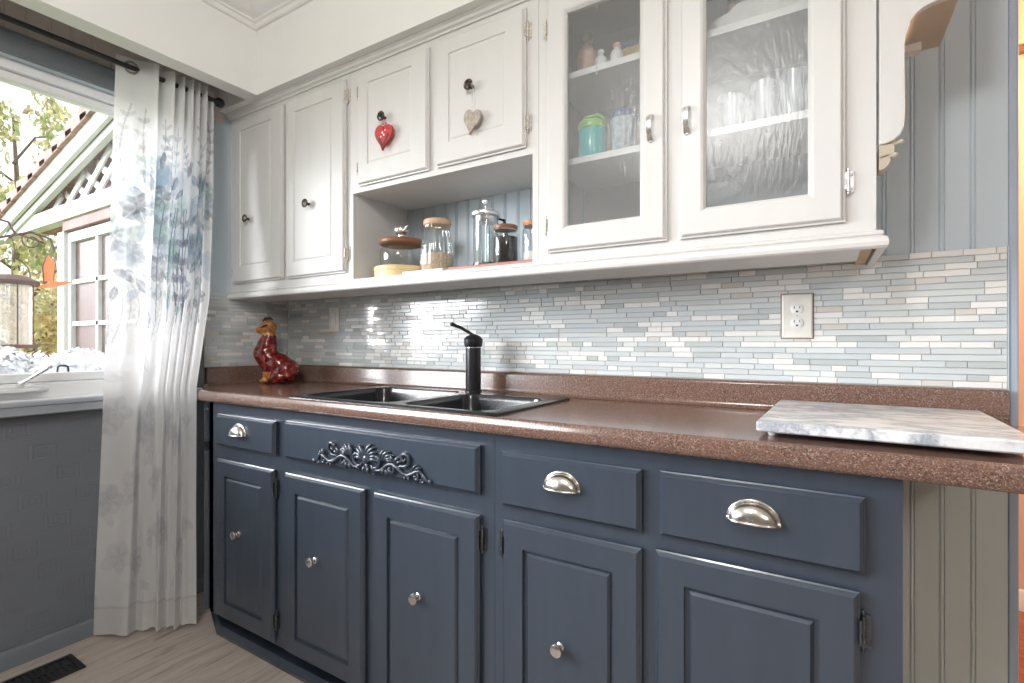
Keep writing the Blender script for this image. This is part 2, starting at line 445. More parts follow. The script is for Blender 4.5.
# ------------------------------------------------------------------ window
win = struct(thing('window_1', None, None))
bm = bmesh.new()
def ring_x(bm, x0, x1, y0, y1, z0, z1, t):
    """rectangular frame standing in a plane of constant x; t = left,right,bottom,top widths"""
    box(bm, x0, x1, y0, y1, z0, z0+t[2]); box(bm, x0, x1, y0, y1, z1-t[3], z1)
    box(bm, x0, x1, y0, y0+t[0], z0+t[2], z1-t[3]); box(bm, x0, x1, y1-t[1], y1, z0+t[2], z1-t[3])
ring_x(bm, XW-.12, XW-.03, WY0, WY1, WZ0, WZ1, (.05, .05, .065, .035))
for ya, yb in ((WY0+.05, -.44), (-.40, WY1-.05)):
    ring_x(bm, XW-.10, XW-.05, ya, yb, WZ0+.066, WZ1-.036, (.045, .045, .032, .030))
box(bm, XW-.12, XW-.03, -.44, -.40, WZ0+.06, WZ1-.03)
obj('window_frame', bm, 'vinyl', win, bevel=.004)
obj('window_glass', B((XW-.078, XW-.074, WY0+.05, WY1-.05, WZ0+.09, WZ1-.06)), 'pane', win)
bm = bmesh.new()
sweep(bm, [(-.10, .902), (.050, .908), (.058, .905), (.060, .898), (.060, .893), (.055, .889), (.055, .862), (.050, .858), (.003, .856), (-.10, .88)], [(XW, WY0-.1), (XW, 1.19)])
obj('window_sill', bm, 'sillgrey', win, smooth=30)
obj('window_sill_cap', B((XW-.03, XW+.045, WY0-.05, 1.185, .905, .9105)), 'vinyl', win, bevel=.002)
bm = bmesh.new()
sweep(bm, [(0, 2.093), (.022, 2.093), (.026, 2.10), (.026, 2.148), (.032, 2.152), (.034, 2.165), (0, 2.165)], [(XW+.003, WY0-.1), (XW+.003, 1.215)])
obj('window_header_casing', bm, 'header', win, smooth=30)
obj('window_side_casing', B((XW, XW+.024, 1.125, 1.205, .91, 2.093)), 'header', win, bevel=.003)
bm = bmesh.new()
box(bm, XW-.031, XW+.002, .44, .672, .947, .958)
prism(bm, [(XW-.031, .42), (XW+.006, .44), (XW+.008, .65), (XW-.031, .690)], .936, .949)
obj('crank_cover', bm, 'vinyl', win, bevel=.003)
bm = bmesh.new()
tube(bm, [(XW-.005, .603, .957), (XW+.004, .607, .970)], .011, 10)
tube(bm, [(XW+.004, .605, .966), (XW+.012, .628, .985), (XW+.016, .672, 1.019)], [.007, .006, .007], 8)
ball(bm, (XW+.017, .678, 1.024), .0085)
obj('crank_handle', bm, 'silver', win, smooth=40, bevel=.001)
bm = bmesh.new()
tube(bm, [(XW-.045, .716, 1.000), (XW-.045, .718, 1.019), (XW-.045, .724, 1.023), (XW-.045, .742, 1.023), (XW-.045, .748, 1.019), (XW-.045, .749, 1.000)], .0032, 8)
obj('sash_latch', bm, 'black', win, smooth=50)

# ------------------------------------------------------------------ mosaic backsplash
def mosaic(name, fr, length, z0, z1, flip, parent_label=None):
    """fr(u, out, z) -> point; rows of random-length glass and stone sticks"""
    vs, fs, cs, ms = [], [], [], []
    rows = 21; rh = (z1-z0)/rows; g = .0011
    def add(u0, u1, za, zb, col, mi):
        b = .0011; base = len(vs)
        for (o, i) in ((0, 0), (.0045, 0), (.0056, b)):
            for (u, z) in ((u0+i, za+i), (u1-i, za+i), (u1-i, zb-i), (u0+i, zb-i)): vs.append(fr(u, o, z))
        for lvl in (0, 4):
            for k in range(4): fs.append((base+lvl+k, base+lvl+(k+1) % 4, base+lvl+4+(k+1) % 4, base+lvl+4+k))
        fs.append((base+8, base+9, base+10, base+11))
        cs.extend([col]*9); ms.extend([mi]*9)
    for r in range(rows):
        u = -random.random()*.1
        while u < length:
            k = random.random(); j = random.uniform(-.025, .025)
            if k < .36: col = (.80+j, .80+j, .785+j); mi = 1; w = random.choice([.035, .045, .06, .06, .09])
            elif k < .43: col = (.62+j, .595+j, .565+j); mi = 1; w = random.choice([.04, .06])
            elif k < .74: col = (.60+j, .645+j, .665+j); mi = 0; w = random.choice([.05, .09, .13, .18])
            elif k < .92: col = (.67+j, .705+j, .705+j); mi = 0; w = random.choice([.05, .09, .13, .18])
            else: col = (.52+j, .56+j, .565+j); mi = 0; w = random.choice([.04, .08, .11])
            u0, u1 = max(u, 0), min(u+w, length)
            if u1-u0 > .006: add(u0+g/2, u1-g/2, z0+r*rh+g/2, z0+(r+1)*rh-g/2, col, mi)
            u += w
    me = bpy.data.meshes.new(name); me.from_pydata(vs, [], fs)
    me.materials.append(M['tileglass']); me.materials.append(M['tilestone'])
    me.polygons.foreach_set('material_index', ms)
    ca = me.color_attributes.new('Col', 'FLOAT_COLOR', 'CORNER')
    arr = np.repeat(np.array([(*c, 1) for c in cs], dtype=np.float32), 4, axis=0)
    ca.data.foreach_set('color', arr.ravel())
    bmm = bmesh.new(); bmm.from_mesh(me); bmesh.ops.recalc_face_normals(bmm, faces=bmm.faces); bmm.to_mesh(me); bmm.free()
    return link(bpy.data.objects.new(name, me))
spl = thing('tile_backsplash', 'stick mosaic backsplash of pale glass and stone above the brown countertop', 'backsplash', (XW, YB, .997))
def par(o, p):
    o.parent = p; o.matrix_parent_inverse = p.matrix_world.inverted() if False else Matrix.Translation(-Vector(p.location)); return o
par(mosaic('tile_panel', lambda u, o, z: (XW+.006+u, YB-o, z), XR-XW-.008, .999, 1.337, False), spl)
par(mosaic('tile_panel', lambda u, o, z: (XW+.0005+o, YB-.006-u, z), .419, .999, 1.337, True), spl)
par(obj('tile_edge', B((XR-.002, XR, YB-.007, YB, .999, 1.337)), 'bead'), spl)

# ------------------------------------------------------------------ countertop
CT, YC = .918, 1.0
cx0, cy0 = -1.994, YC
top = thing('countertop', 'long brown speckled granite-look countertop with rounded front and low upstand', 'countertop', (-1, 1.3, CT))
bm = bmesh.new()
nose = [(-.075, CT), (-.05, CT+.0005), (-.036, CT+.003), (-.024, CT+.010), (-.012, CT+.0135), (-.004, CT+.010), (-.0005, CT+.001), (0, CT-.008), (-.001, CT-.017), (-.006, CT-.025), (-.014, CT-.029), (-.030, CT-.030), (-.075, CT-.030)]
path = [(XW+.002, 1.222), (cx0, YC), (.392, YC)]
sweep(bm, nose, path)
# flat field behind the nose with the sink cut out
SX0, SX1, SY0, SY1 = -1.553, -.738, 1.092, 1.540
d = Vector((cx0-XW, YC-1.222)).normalized(); nrm = Vector((d.y, -d.x)); mt = (nrm+Vector((0, -1)))/(1+nrm.dot(Vector((0, -1))))
ic = Vector((cx0, YC))+mt*-.075; il = Vector((XW+.002, 1.222))+nrm*-.075
def slab(poly): prism(bm, poly, CT-.03, CT)
slab([(XW+.002, il.y), (il.x, il.y), (ic.x, ic.y), (SX0, ic.y), (SX0, YB-.001), (XW+.002, YB-.001)])
slab([(SX0, 1.075), (SX1, 1.075), (SX1, SY0), (SX0, SY0)]); slab([(SX0, SY1), (SX1, SY1), (SX1, YB-.001), (SX0, YB-.001)])
slab([(SX1, 1.075), (.392-.0, 1.075), (.392, 1.60), (XR-.001, 1.60), (XR-.001, YB-.001), (SX1, YB-.001)])
o = par(obj('worktop', bm, 'granite', smooth=35), top)
bm = bmesh.new()
sweep(bm, [(.0005, CT+.0005), (.034, CT+.0005), (.027, CT+.003), (.022, CT+.010), (.020, CT+.018), (.020, .988), (.018, .994), (.014, .997), (.0005, .997)],
      [(XW, 1.218), (XW, YB), (XR-.002, YB)])
par(obj('upstand', bm, 'granite', smooth=35), top)

# ------------------------------------------------------------------ fronts
PANEL_BASE = [(.007, 0), (.007, .0035), (0, .0045), (0, .0105), (.003, .0125), (.0035, .0140), (.0090, .0195), (.058, .0195), (.0590, .0105), (.0660, .0100), (.0665, .0130), (.0720, .0185), (.076, .0185)]
def base_door(parent, x0, x1, z0, z1, yb, knob=None, hinge=None, label=None, hz=None):
    d = obj('door', rect_loops(bmesh.new(), x0, x1, z0, z1, yb, PANEL_BASE), 'blue', parent)
    if knob:
        k = bmesh.new(); lathe(k, [(.0001, 0), (.010, 0), (.0095, -.002), (.0065, -.004), (.0062, -.009), (.010, -.012), (.0140, -.016), (.0148, -.020), (.0132, -.0235), (.008, -.0255), (.0001, -.026)], (knob[0], yb-.018, knob[1]), 'Y', 24)
        obj('knob', k, 'nickel', d, smooth=40)
    for hzv in (hz or ()):
        obj('hinge', hinge_bm(x1 if hinge == 'r' else x0, 1 if hinge == 'r' else -1, yb, hzv), 'steel', d, smooth=40)
    return d
def hinge_bm(x, s, yf, z, h=.028):
    """small wrap-around hinge: leaf on the frame, barrel at the door edge, tips"""
    bm = bmesh.new()
    xs = sorted((x+s*.002, x+s*.016))
    box(bm, xs[0], xs[1], yf-.0025, yf-.0005, z-h, z+h)
    xs = sorted((x-s*.001, x+s*.0025)); box(bm, xs[0], xs[1], yf-.017, yf-.001, z-h*.75, z+h*.75)
    lathe(bm, [(.0015, -h*1.25), (.003, -h*1.12), (.002, -h*.95), (.0042, -h*.9), (.0042, -h*.3), (.0036, -h*.28), (.0036, h*.28), (.0042, h*.3), (.0042, h*.9), (.002, h*.95), (.003, h*1.12), (.0015, h*1.25)], (x+s*.005, yf-.006, z), 'Z', 10)
    for dz in (-.6, .6): ball(bm, (x+s*.011, yf-.003, z+dz*h), .0028, 1, .5, 1, 8, 6)
    return bm
PANEL_DRAWER = [(.007, 0), (.007, .0035), (0, .0045), (0, .0105), (.003, .0125), (.0035, .0140), (.0090, .0195), (.013, .0195)]
def cup_pull(parent, x, yf, z, w=.041, h=.034, p=.025):
    bm = bmesh.new(); nu, nv = 28, 9; rows = []
    for i in range(nu+1):
        u = PI*i/nu; r = []
        for j in range(nv+1):
            v = PI/2*j/nv
            r.append(bm.verts.new((x+w*math.cos(u), yf-p*(math.sin(u)**.6)*math.sin(v)-.001, z+h*math.sin(u)*math.cos(v)**.8)))
        rows.append(r)
    for a, b in zip(rows, rows[1:]):
        for j in range(nv): bm.faces.new((a[j], a[j+1], b[j+1], b[j]))
    # backplate rim and front lip
    tube(bm, [(x+(w+.002)*math.cos(PI*i/nu), yf-.0022, z+(h+.003)*math.sin(PI*i/nu)) for i in range(nu+1)], .0026, 8)
    tube(bm, [(x+(w)*math.cos(PI*i/nu), yf-p*(math.sin(PI*i/nu)**.6)-.001, z) for i in range(nu+1)], .0022, 8)
    tube(bm, [(x-w-.004, yf-.003, z), (x-w+.006, yf-.003, z)], .004, 8); tube(bm, [(x+w-.006, yf-.003, z), (x+w+.004, yf-.003, z)], .004, 8)
    bmesh.ops.remove_doubles(bm, verts=bm.verts, dist=1e-5)
    return obj('cup_pull', bm, 'nickel', parent, smooth=50)
def drawer(parent, x0, x1, z0, z1, yb, pull=None, name='drawer'):
    d = obj(name, rect_loops(bmesh.new(), x0, x1, z0, z1, yb, PANEL_DRAWER), 'blue', parent)
    if pull: cup_pull(d, pull[0], yb-.019, pull[1])
    return d

# ------------------------------------------------------------------ base cabinets (doors' faces at y 1.017)
YF = 1.036
def shell(parent, boxes, m='blue', name='carcass', bevel=.0015):
    return obj(name, B(*boxes), m, parent, bevel=bevel)
c1 = thing('base_cabinet', 'slate blue sink cabinet with three doors and carved false drawer front', 'cabinet', (0, 0, 0))
c2 = thing('base_cabinet', 'slate blue two-drawer base cabinet under the marble board', 'cabinet', (0, 0, 0))
bm = bmesh.new()
zt, zb = .887, .094
L = Vector((-1.980, YF)); L2 = Vector((-2.362, YF+.200))
prism(bm, [(-1.980, YF), (-1.956, YF), (-1.956, YF+.022), (-1.966, YF+.022), (L2.x+.006, L2.y+.02), (L2.x, L2.y)], zb, zt)
box(bm, L2.x, L2.x+.015, L2.y+.02, 1.63, zb, zt)
box(bm, L2.x, -.686, 1.615, 1.633, zb, zt); box(bm, -1.966, -.686, YF+.02, 1.615, zb, zb+.018)
obj('carcass', bm, 'blue', c1)
def frame(parent, x0, x1, holes):
    """face frame: stiles and rails around openings (x0,x1,z0,z1)"""
    bm = bmesh.new()
    xs = sorted({x0, x1, *[h[0] for h in holes], *[h[1] for h in holes]}); zs = sorted({zb, zt, *[h[2] for h in holes], *[h[3] for h in holes]})
    V = {}
    def vt(x, z, y):
        if (x, z, y) not in V: V[(x, z, y)] = bm.verts.new((x, y, z))
        return V[(x, z, y)]
    def solid(i, j):
        if i < 0 or j < 0 or i >= len(xs)-1 or j >= len(zs)-1: return False
        cx, cz = (xs[i]+xs[i+1])/2, (zs[j]+zs[j+1])/2
        return not any(h[0] < cx < h[1] and h[2] < cz < h[3] for h in holes)
    for i in range(len(xs)-1):
        for j in range(len(zs)-1):
            if not solid(i, j): continue
            for y in (YF, YF+.02):
                bm.faces.new([vt(a, b, y) for a, b in ((xs[i], zs[j]), (xs[i+1], zs[j]), (xs[i+1], zs[j+1]), (xs[i], zs[j+1]))])
            for (di, dj, a, b) in ((-1, 0, (xs[i], zs[j]), (xs[i], zs[j+1])), (1, 0, (xs[i+1], zs[j]), (xs[i+1], zs[j+1])), (0, -1, (xs[i], zs[j]), (xs[i+1], zs[j])), (0, 1, (xs[i], zs[j+1]), (xs[i+1], zs[j+1]))):
                if not solid(i+di, j+dj):
                    bm.faces.new([vt(*a, YF), vt(*b, YF), vt(*b, YF+.02), vt(*a, YF+.02)])
    return obj('face_frame', bm, 'blue', parent)
frame(c1, -1.980, -.6865, [(-1.885, -1.575, .12, .66), (-1.885, -1.575, .74, .835), (-1.485, -.742, .745, .84), (-1.485, -1.145, .12, .665), (-1.078, -.742, .12, .665)])
frame(c2, -.6855, .110, [(-.640, -.332, .12, .665), (-.640, -.332, .745, .835), (-.265, .04, .12, .665), (-.265, .045, .745, .835)])
bm = B((.090, .1095, YF+.02, 1.63, 0, zt), (-.6855, -.670, YF+.02, 1.63, zb, zt), (-.670, .09, 1.615, 1.63, zb, zt), (-.670, .09, YF+.02, 1.615, zb, zb+.018))
obj('carcass', bm, 'blue', c2)
dr = drawer(c1, -1.907, -1.553, .732, .848, YF, (-1.752, .785))
drawer(c2, -.659, -.318, .719, .849, YF, (-.494, .785))
drawer(c2, -.281, .060, .721, .852, YF, (-.109, .785))
dd = base_door(c1, -1.907, -1.562, .107, .684, YF, (-1.757, .434), 'r', hz=(.622, .183))
base_door(c1, -1.500, -1.131, .100, .684, YF, (-1.343, .434))
base_door(c1, -1.092, -.725, .100, .682, YF, (-.919, .434), 'r', hz=(.622, .183))
base_door(c2, -.655, -.318, .103, .686, YF, (-.500, .432), 'l', hz=(.624, .183))
base_door(c2, -.290, .052, .100, .692, YF, (-.165, .432), 'r', hz=(.626, .183))
ff = drawer(c1, -1.500, -.724, .733, .855, YF, None, 'false_drawer_front')
# angled end: its small drawer front and door lie on the slanting face
e = (L2-L).normalized(); en = Vector((-e.y, e.x))
if en.y > 0: en = -en
def slant(name, a0, a1, z0, z1):
    bm = bmesh.new()
    p = [L+e*a0, L+e*a1]; q = [a+en*.019 for a in p]
    prism(bm, [tuple(p[0]), tuple(p[1]), tuple(q[1]), tuple(q[0])], z0, z1)
    return obj(name, bm, 'blue', c1, bevel=.005, seg=3)
slant('end_drawer_front', .001, .38, .735, .862); slant('end_door', .001, .38, .10, .70)
# plinths
def plinth(parent, path, x_lab=None):
    bm = bmesh.new()
    sweep(bm, [(-.014, .001), (.050, .001), (.051, .012), (.044, .024), (.036, .030), (.0, .034), (.0, .0935), (-.014, .0935)], path)
    return obj('plinth', bm, 'blue', parent, smooth=30)
plinth(c1, [(L2.x+.03, 1.255), (-1.955, 1.102), (-.6865, 1.102)]); plinth(c2, [(-.6855, 1.102), (.089, 1.102)])

# carved acanthus ornament on the false drawer front
def spiral(cx, cz, r0, turns, a0, sgn, n=26, k=.93):
    return [(cx+r0*(1-i/n*k)*math.cos(a0+sgn*turns*2*PI*i/n), cz+r0*(1-i/n*k)*math.sin(a0+sgn*turns*2*PI*i/n)) for i in range(n+1)]
def ornament(parent, x, z, y):
    bm = bmesh.new()
    def T(pts, r, lift=.0035, s=1):
        rr = [r*(.35+.65*math.sin(PI*min(1, (i+1)/(len(pts))*.9+.08))) for i in range(len(pts))]
        tube(bm, [(x+s*px, y-lift, z+pz) for px, pz in pts], rr, 7)
    def leaf(px, pz, a, L_, w, s=1):
        n = 9; c = []
        for i in range(n+1):
            t = i/n; wd = w*math.sin(PI*t)**.7; bend = a+.9*t*t*(1 if math.cos(a) > 0 else -1)*-1
            c.append((px+L_*t*math.cos(a+(bend-a)*.5), pz+L_*t*math.sin(a+(bend-a)*.5), wd))
        tube(bm, [(x+s*q[0], y-.0045-.004*math.sin(PI*i/n), z+q[1]) for i, q in enumerate(c)], [max(.0006, q[2]) for q in c], 6)
    for s in (-1, 1):
        T(spiral(.036, -.008, .024, 1.1, -2.4, 1), .0062, .006, s)
        T([(.020, -.028), (.035, -.036), (.055, -.034), (.072, -.022), (.088, -.012), (.104, -.010), (.120, -.018), (.138, -.030), (.158, -.034), (.176, -.026), (.190, -.018), (.204, -.020), (.216, -.032), (.228, -.040), (.236, -.038)], .0064, .005, s)
        T(spiral(.094, -.026, .016, 1.25, 1.9, -1), .0046, .006, s)
        T(spiral(.146, .010, .020, 1.35, -1.7, 1), .0056, .006, s)
        T([(.120, -.018), (.132, -.012), (.150, -.012), (.164, -.002), (.166, .012)], .0050, .005, s)
        T(spiral(.186, -.034, .011, 1.2, 1.9, -1), .0042, .005, s)
        T(spiral(.208, -.040, .009, 1.1, 1.6, -1), .0038, .005, s)
        for k, (a, l) in enumerate(((1.50, .046), (1.20, .050), (.90, .048), (.60, .040), (.30, .030))): leaf(.056+.005*k, -.012+.002*k, a, l, .0062, s)
        for k, (a, l) in enumerate(((1.6, .030), (1.2, .034), (.8, .028))): leaf(.104+.006*k, -.010, a, l, .0050, s)
        for k, (a, l) in enumerate(((-1.3, .020), (-.9, .024), (-.5, .022))): leaf(.066+.010*k, -.024, a, l, .0050, s)
        for k, (a, l) in enumerate(((1.2, .026), (.8, .026), (.3, .020))): leaf(.178+.006*k, -.018, a, l, .0046, s)
        for k, (a, l) in enumerate(((-1.4, .014), (-.9, .016))): leaf(.150+.010*k, -.034, a, l, .0042, s)
        ball(bm, (x+s*.234, y-.004, z-.040), .0065, 1, .6, 1, 10, 7)
        leaf(.006, -.026, -1.2, .028, .0058, s); leaf(.018, -.022, -.6, .030, .0052, s)
    for k in range(9):                                                            # fan shell
        a = PI*(.12+.76*k/8); l = .056*(.84+.16*math.sin(a))
        leaf(.0045*math.cos(a), -.012, a, l, .0064)
    ball(bm, (x, y-.007, z-.008), .013, 1, .6, 1); ball(bm, (x, y-.005, z-.030), .008, 1, .6, 1.3)
    return obj('carved_ornament', bm, 'blue', parent, smooth=60)
orn = ornament(ff, -1.108, .786, YF-.019)

# ------------------------------------------------------------------ wall cabinets
YU = 1.337; UB, UT = 1.3525, 2.160
u1 = thing('wall_cabinet', 'tall cream two-door wall cabinet in the corner by the curtain', 'cabinet')
u2 = thing('wall_cabinet', 'cream wall cabinet with open niche under two short doors', 'cabinet')
u3 = thing('wall_cabinet', 'cream wall cabinet with two textured glass doors', 'cabinet')
def upper(parent, x0, x1, holes, floor_z=UB, extra=(), inner='cream', frame_m='cream'):
    global zb, zt
    bm = B((x0, x0+.015, YU+.02, YB-.001, UB, UT), (x1-.015, x1, YU+.02, YB-.001, UB, UT), (x0+.015, x1-.015, YU+.02, YB-.004, UT-.015, UT), (x0+.015, x1-.015, YU+.02, YB-.001, UB-.016, UB))
    obj('carcass', bm, inner, parent)
    bm = bmesh.new()
    xs = sorted({x0, x1, *[h[0] for h in holes], *[h[1] for h in holes]}); zs = sorted({UB-.016, UT, *[h[2] for h in holes], *[h[3] for h in holes]})
    V = {}
    def vt(x, z, y):
        if (x, z, y) not in V: V[(x, z, y)] = bm.verts.new((x, y, z))
        return V[(x, z, y)]
    def solid(i, j):
        if i < 0 or j < 0 or i >= len(xs)-1 or j >= len(zs)-1: return False
        cx, cz = (xs[i]+xs[i+1])/2, (zs[j]+zs[j+1])/2
        return not any(h[0] < cx < h[1] and h[2] < cz < h[3] for h in holes)
    for i in range(len(xs)-1):
        for j in range(len(zs)-1):
            if not solid(i, j): continue
            for y in (YU, YU+.02): bm.faces.new([vt(a, b, y) for a, b in ((xs[i], zs[j]), (xs[i+1], zs[j]), (xs[i+1], zs[j+1]), (xs[i], zs[j+1]))])
            for (di, dj, a, b) in ((-1, 0, (xs[i], zs[j]), (xs[i], zs[j+1])), (1, 0, (xs[i+1], zs[j]), (xs[i+1], zs[j+1])), (0, -1, (xs[i], zs[j]), (xs[i+1], zs[j])), (0, 1, (xs[i], zs[j+1]), (xs[i+1], zs[j+1]))):
                if not solid(i+di, j+dj): bm.faces.new([vt(*a, YU), vt(*b, YU), vt(*b, YU+.02), vt(*a, YU+.02)])
    obj('face_frame', bm, frame_m, parent)
upper(u1, XW+.001, -1.5525, [(-2.30, -1.99, 1.40, 2.10), (-1.90, -1.60, 1.40, 2.10)])
upper(u2, -1.5515, -.7285, [(-1.537, -.749, UB, 1.680), (-1.46, -1.18, 1.73, 2.10), (-1.08, -.80, 1.73, 2.10)])
obj('bottom_panel', B((-1.5515, -.7285, YU+.0005, 1.530, 1.3125, 1.3355)), 'cream', u2); obj('bottom_panel', B((XW+.002, -1.5525, YU+.0005, 1.530, 1.3125, 1.3355)), 'cream', u1)
obj('niche_ceiling', B((-1.5365, -.7435, YU+.02, YB-.001, 1.680, 1.692)), 'cream', u2)
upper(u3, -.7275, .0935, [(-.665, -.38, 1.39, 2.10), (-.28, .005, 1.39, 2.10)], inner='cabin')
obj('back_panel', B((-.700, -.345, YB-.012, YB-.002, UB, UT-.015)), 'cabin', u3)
obj('back_panel', B((-.335, .080, YB-.012, YB-.002, UB, UT-.015)), 'cabin_lit', u3)
obj('partition', B((-.345, -.335, YU+.02, YB-.002, UB, UT-.015)), 'cabin_lit', u3)
for zsf in (1.634, 1.888):
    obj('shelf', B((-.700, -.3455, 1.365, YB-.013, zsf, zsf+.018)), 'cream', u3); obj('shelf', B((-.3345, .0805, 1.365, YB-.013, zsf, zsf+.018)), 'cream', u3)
obj('end_skin', B((.0935, .0965, YU, YB-.001, UB-.016, UT)), 'cream', u3)
obj('bottom_panel', B((-.7265, .0695, YU+.0005, 1.530, 1.3125, 1.3355)), 'cream', u3)
obj('bottom_edge_strip', B((.070, .0925, YU+.012, YB-.008, 1.316, UB-.017)), 'rawwood', u3)
PANEL_UP = lambda l, r, b, t: [((.006,)*4, 0), ((.006,)*4, .003), ((0,)*4, .004), ((0,)*4, .009), ((.004,)*4, .0095), ((.005,)*4, .0125), ((.008,)*4, .018), ((.010,)*4, .019),
    ((l-.004, r-.004, b-.004, t-.004), .019), ((l-.002, r-.002, b-.002, t-.002), .0155), ((l+.003, r+.003, b+.003, t+.003), .0150), ((l+.008, r+.008, b+.008, t+.008), .0178), ((l+.010, r+.010, b+.010, t+.010), .018)]
def up_door(parent, x0, x1, z0, z1, ins, knob=None, hinge='r', hz=()):
    d = obj('door', rect_loops(bmesh.new(), x0, x1, z0, z1, YU, PANEL_UP(*ins)), 'cream', parent)
    if knob:
        k = bmesh.new(); lathe(k, [(.0001, 0), (.006, 0), (.005, -.003), (.0048, -.014), (.011, -.017), (.0170, -.0195), (.0178, -.0225), (.0150, -.0240), (.0120, -.0225), (.008, -.0235), (.0001, -.0255)], (knob[0], YU-.018, knob[1]), 'Y', 22)
        obj('knob', k, 'bronze', d, smooth=35)
    for z in hz: obj('hinge', hinge_bm(x1 if hinge == 'r' else x0, 1 if hinge == 'r' else -1, YU, z, .024), 'cream_hinge', d, smooth=40)
    return d
M['cream_hinge'] = plain('painted_hinge', (.62, .58, .52), .35, var=.35, sc=200)
up_door(u1, -2.337, -1.958, 1.382, 2.124, (.073, .080, .075, .052), (-2.196, 1.663), 'l', (2.065, 1.435))
up_door(u1, -1.934, -1.568, 1.380, 2.126, (.062, .073, .066, .062), (-1.776, 1.670), 'r', (2.062, 1.455))
up_door(u2, -1.498, -1.150, 1.700, 2.122, (.060, .075, .075, .052), (-1.349, 1.920), 'l', (2.055, 1.770))
up_door(u2, -1.115, -.767, 1.701, 2.124, (.060, .072, .077, .060), (-.961, 1.929), 'r', (2.055, 1.775))
def glass_door(parent, x0, x1, z0, z1, l, r, b, t, hx, hinge, hz):
    d = obj('door', rect_loops(bmesh.new(), x0, x1, z0, z1, YU, [((.006,)*4, 0), ((.006,)*4, .003), ((0,)*4, .004), ((0,)*4, .009), ((.004,)*4, .0095), ((.005,)*4, .0125), ((.008,)*4, .018), ((.010,)*4, .019),
        ((l-.012, r-.012, b-.012, t-.012), .019), ((l-.006, r-.006, b-.006, t-.006), .0165), ((l, r, b, t), .010), ((l, r, b, t), 0)], fill=False), 'cream', parent)
    g = obj('glass_pane', B((x0+l-.004, x1-r+.004, YU-.008, YU-.004, z0+b-.004, z1-t+.004)), 'textured', d)
    bm = bmesh.new(); yy = YU-.019; hz0 = 1.667
    pts = [(hx, yy-.004, hz0+.034), (hx, yy-.018, hz0+.026), (hx, yy-.024, hz0+.008), (hx, yy-.022, hz0-.012), (hx, yy-.010, hz0-.026), (hx, yy-.003, hz0-.031)]
    rows = []
    for i, p in enumerate(pts):
        q0 = pts[max(i-1, 0)]; q1 = pts[min(i+1, len(pts)-1)]
        t = Vector(q1)-Vector(q0); t.normalize(); nn = Vector((0, -t.z, t.y)); w = .0072*(1+.12*math.cos(i*1.2)); th = .0022
        rows.append([bm.verts.new(Vector(p)+Vector((sx*w, 0, 0))+nn*sn*th) for sx, sn in ((-1, -1), (1, -1), (1, 1), (-1, 1))])
    for a, c in zip(rows, rows[1:]):
        for k in range(4): bm.faces.new((a[k], a[(k+1) % 4], c[(k+1) % 4], c[k]))
    bm.faces.new(rows[0]); bm.faces.new(rows[-1])
    for zz in (hz0+.031, hz0-.028): lathe(bm, [(.008, 0), (.008, -.003), (.006, -.005)], (hx, yy, zz), 'Y', 14)
    obj('pull_handle', bm, 'silver', d, smooth=40, bevel=.0008)
    for z in hz: obj('hinge', hinge_bm(x1 if hinge == 'r' else x0, 1 if hinge == 'r' else -1, YU, z, .024), 'cream_hinge' if hinge == 'l' else 'silver', d, smooth=40)
    return d
glass_door(u3, -.695, -.345, 1.374, 2.124, .066, .071, .072, .066, -.384, 'l', (2.035, 1.455))
glass_door(u3, -.313, .041, 1.374, 2.124, .064, .071, .071, .066, -.292, 'r', (2.035, 1.462))
# crown and light rail over the three units
bm = bmesh.new()
sweep(bm, [(.0003, 2.147), (.006, 2.147), (.008, 2.153), (.016, 2.158), (.020, 2.165), (.026, 2.168), (.027, 2.1725), (.0003, 2.1725)], [(XW+.001, YU), (.0968, YU), (.0968, YB)])
o = tag(obj('crown_molding', bm, 'cream', smooth=25), 'narrow cream crown molding between the wall cabinets and the bulkhead', 'molding')
bm = bmesh.new()
sweep(bm, [(.0005, 1.350), (.007, 1.350), (.0115, 1.3465), (.0115, 1.341), (.008, 1.338), (.013, 1.336), (.018, 1.332), (.0205, 1.323), (.019, 1.315), (.014, 1.311), (.0005, 1.311)], [(XW+.001, YU), (.0970, YU), (.0970, YB-.002)])
tag(obj('light_rail', bm, 'cream', smooth=25), 'rounded cream molding running under the wall cabinets above the tile', 'molding')

# ------------------------------------------------------------------ scalloped bracket beside the glass cabinet
br = thing('scroll_bracket', 'cream scroll-cut display bracket fixed beside the glass-door cabinet', 'bracket', (0, 0, 0))
def arc(cx, cz, r, a0, a1, n=10): return [(cx+r*math.cos(a0+(a1-a0)*i/n), cz+r*math.sin(a0+(a1-a0)*i/n)) for i in range(n+1)]
xb = .1015
crv = [(.145, 1.60), (.145, 1.735), (.1465, 1.755), (.154, 1.779), (.164, 1.792), (.175, 1.800), (.190, 1.805), (.208, 1.807), (.234, 1.808)]
poly = [(xb, 2.10), (xb, 1.532), (xb+.010, 1.532), (xb+.025, 1.537), (xb+.036, 1.547), (xb+.042, 1.562)] + crv + [(.238, 1.815), (.240, 1.84), (.240, 2.10)]
bm = bmesh.new(); prism(bm, poly, YU-.004, YU+.014, 'Y')
obj('front_board', bm, 'cream', br, bevel=.002)
bm = bmesh.new()   # bent board carried back to the wall under the curve
cur = [(.145, 1.62)]+crv[1:]
thick = [(u-.007, w+.002) for u, w in cur[:2]]+[(u-.006, w+.005) for u, w in cur[2:5]]+[(u-.001, w+.008) for u, w in cur[5:]]
prism(bm, cur+thick[::-1], YU+.0145, 1.545, 'Y')
obj('curved_soffit_board', bm, 'tan', br, smooth=40)
obj('lower_ledge', B((.1455, .186, YU+.10, YU+.125, 1.762, 1.780)), 'cream', br, bevel=.002)
bm = bmesh.new()
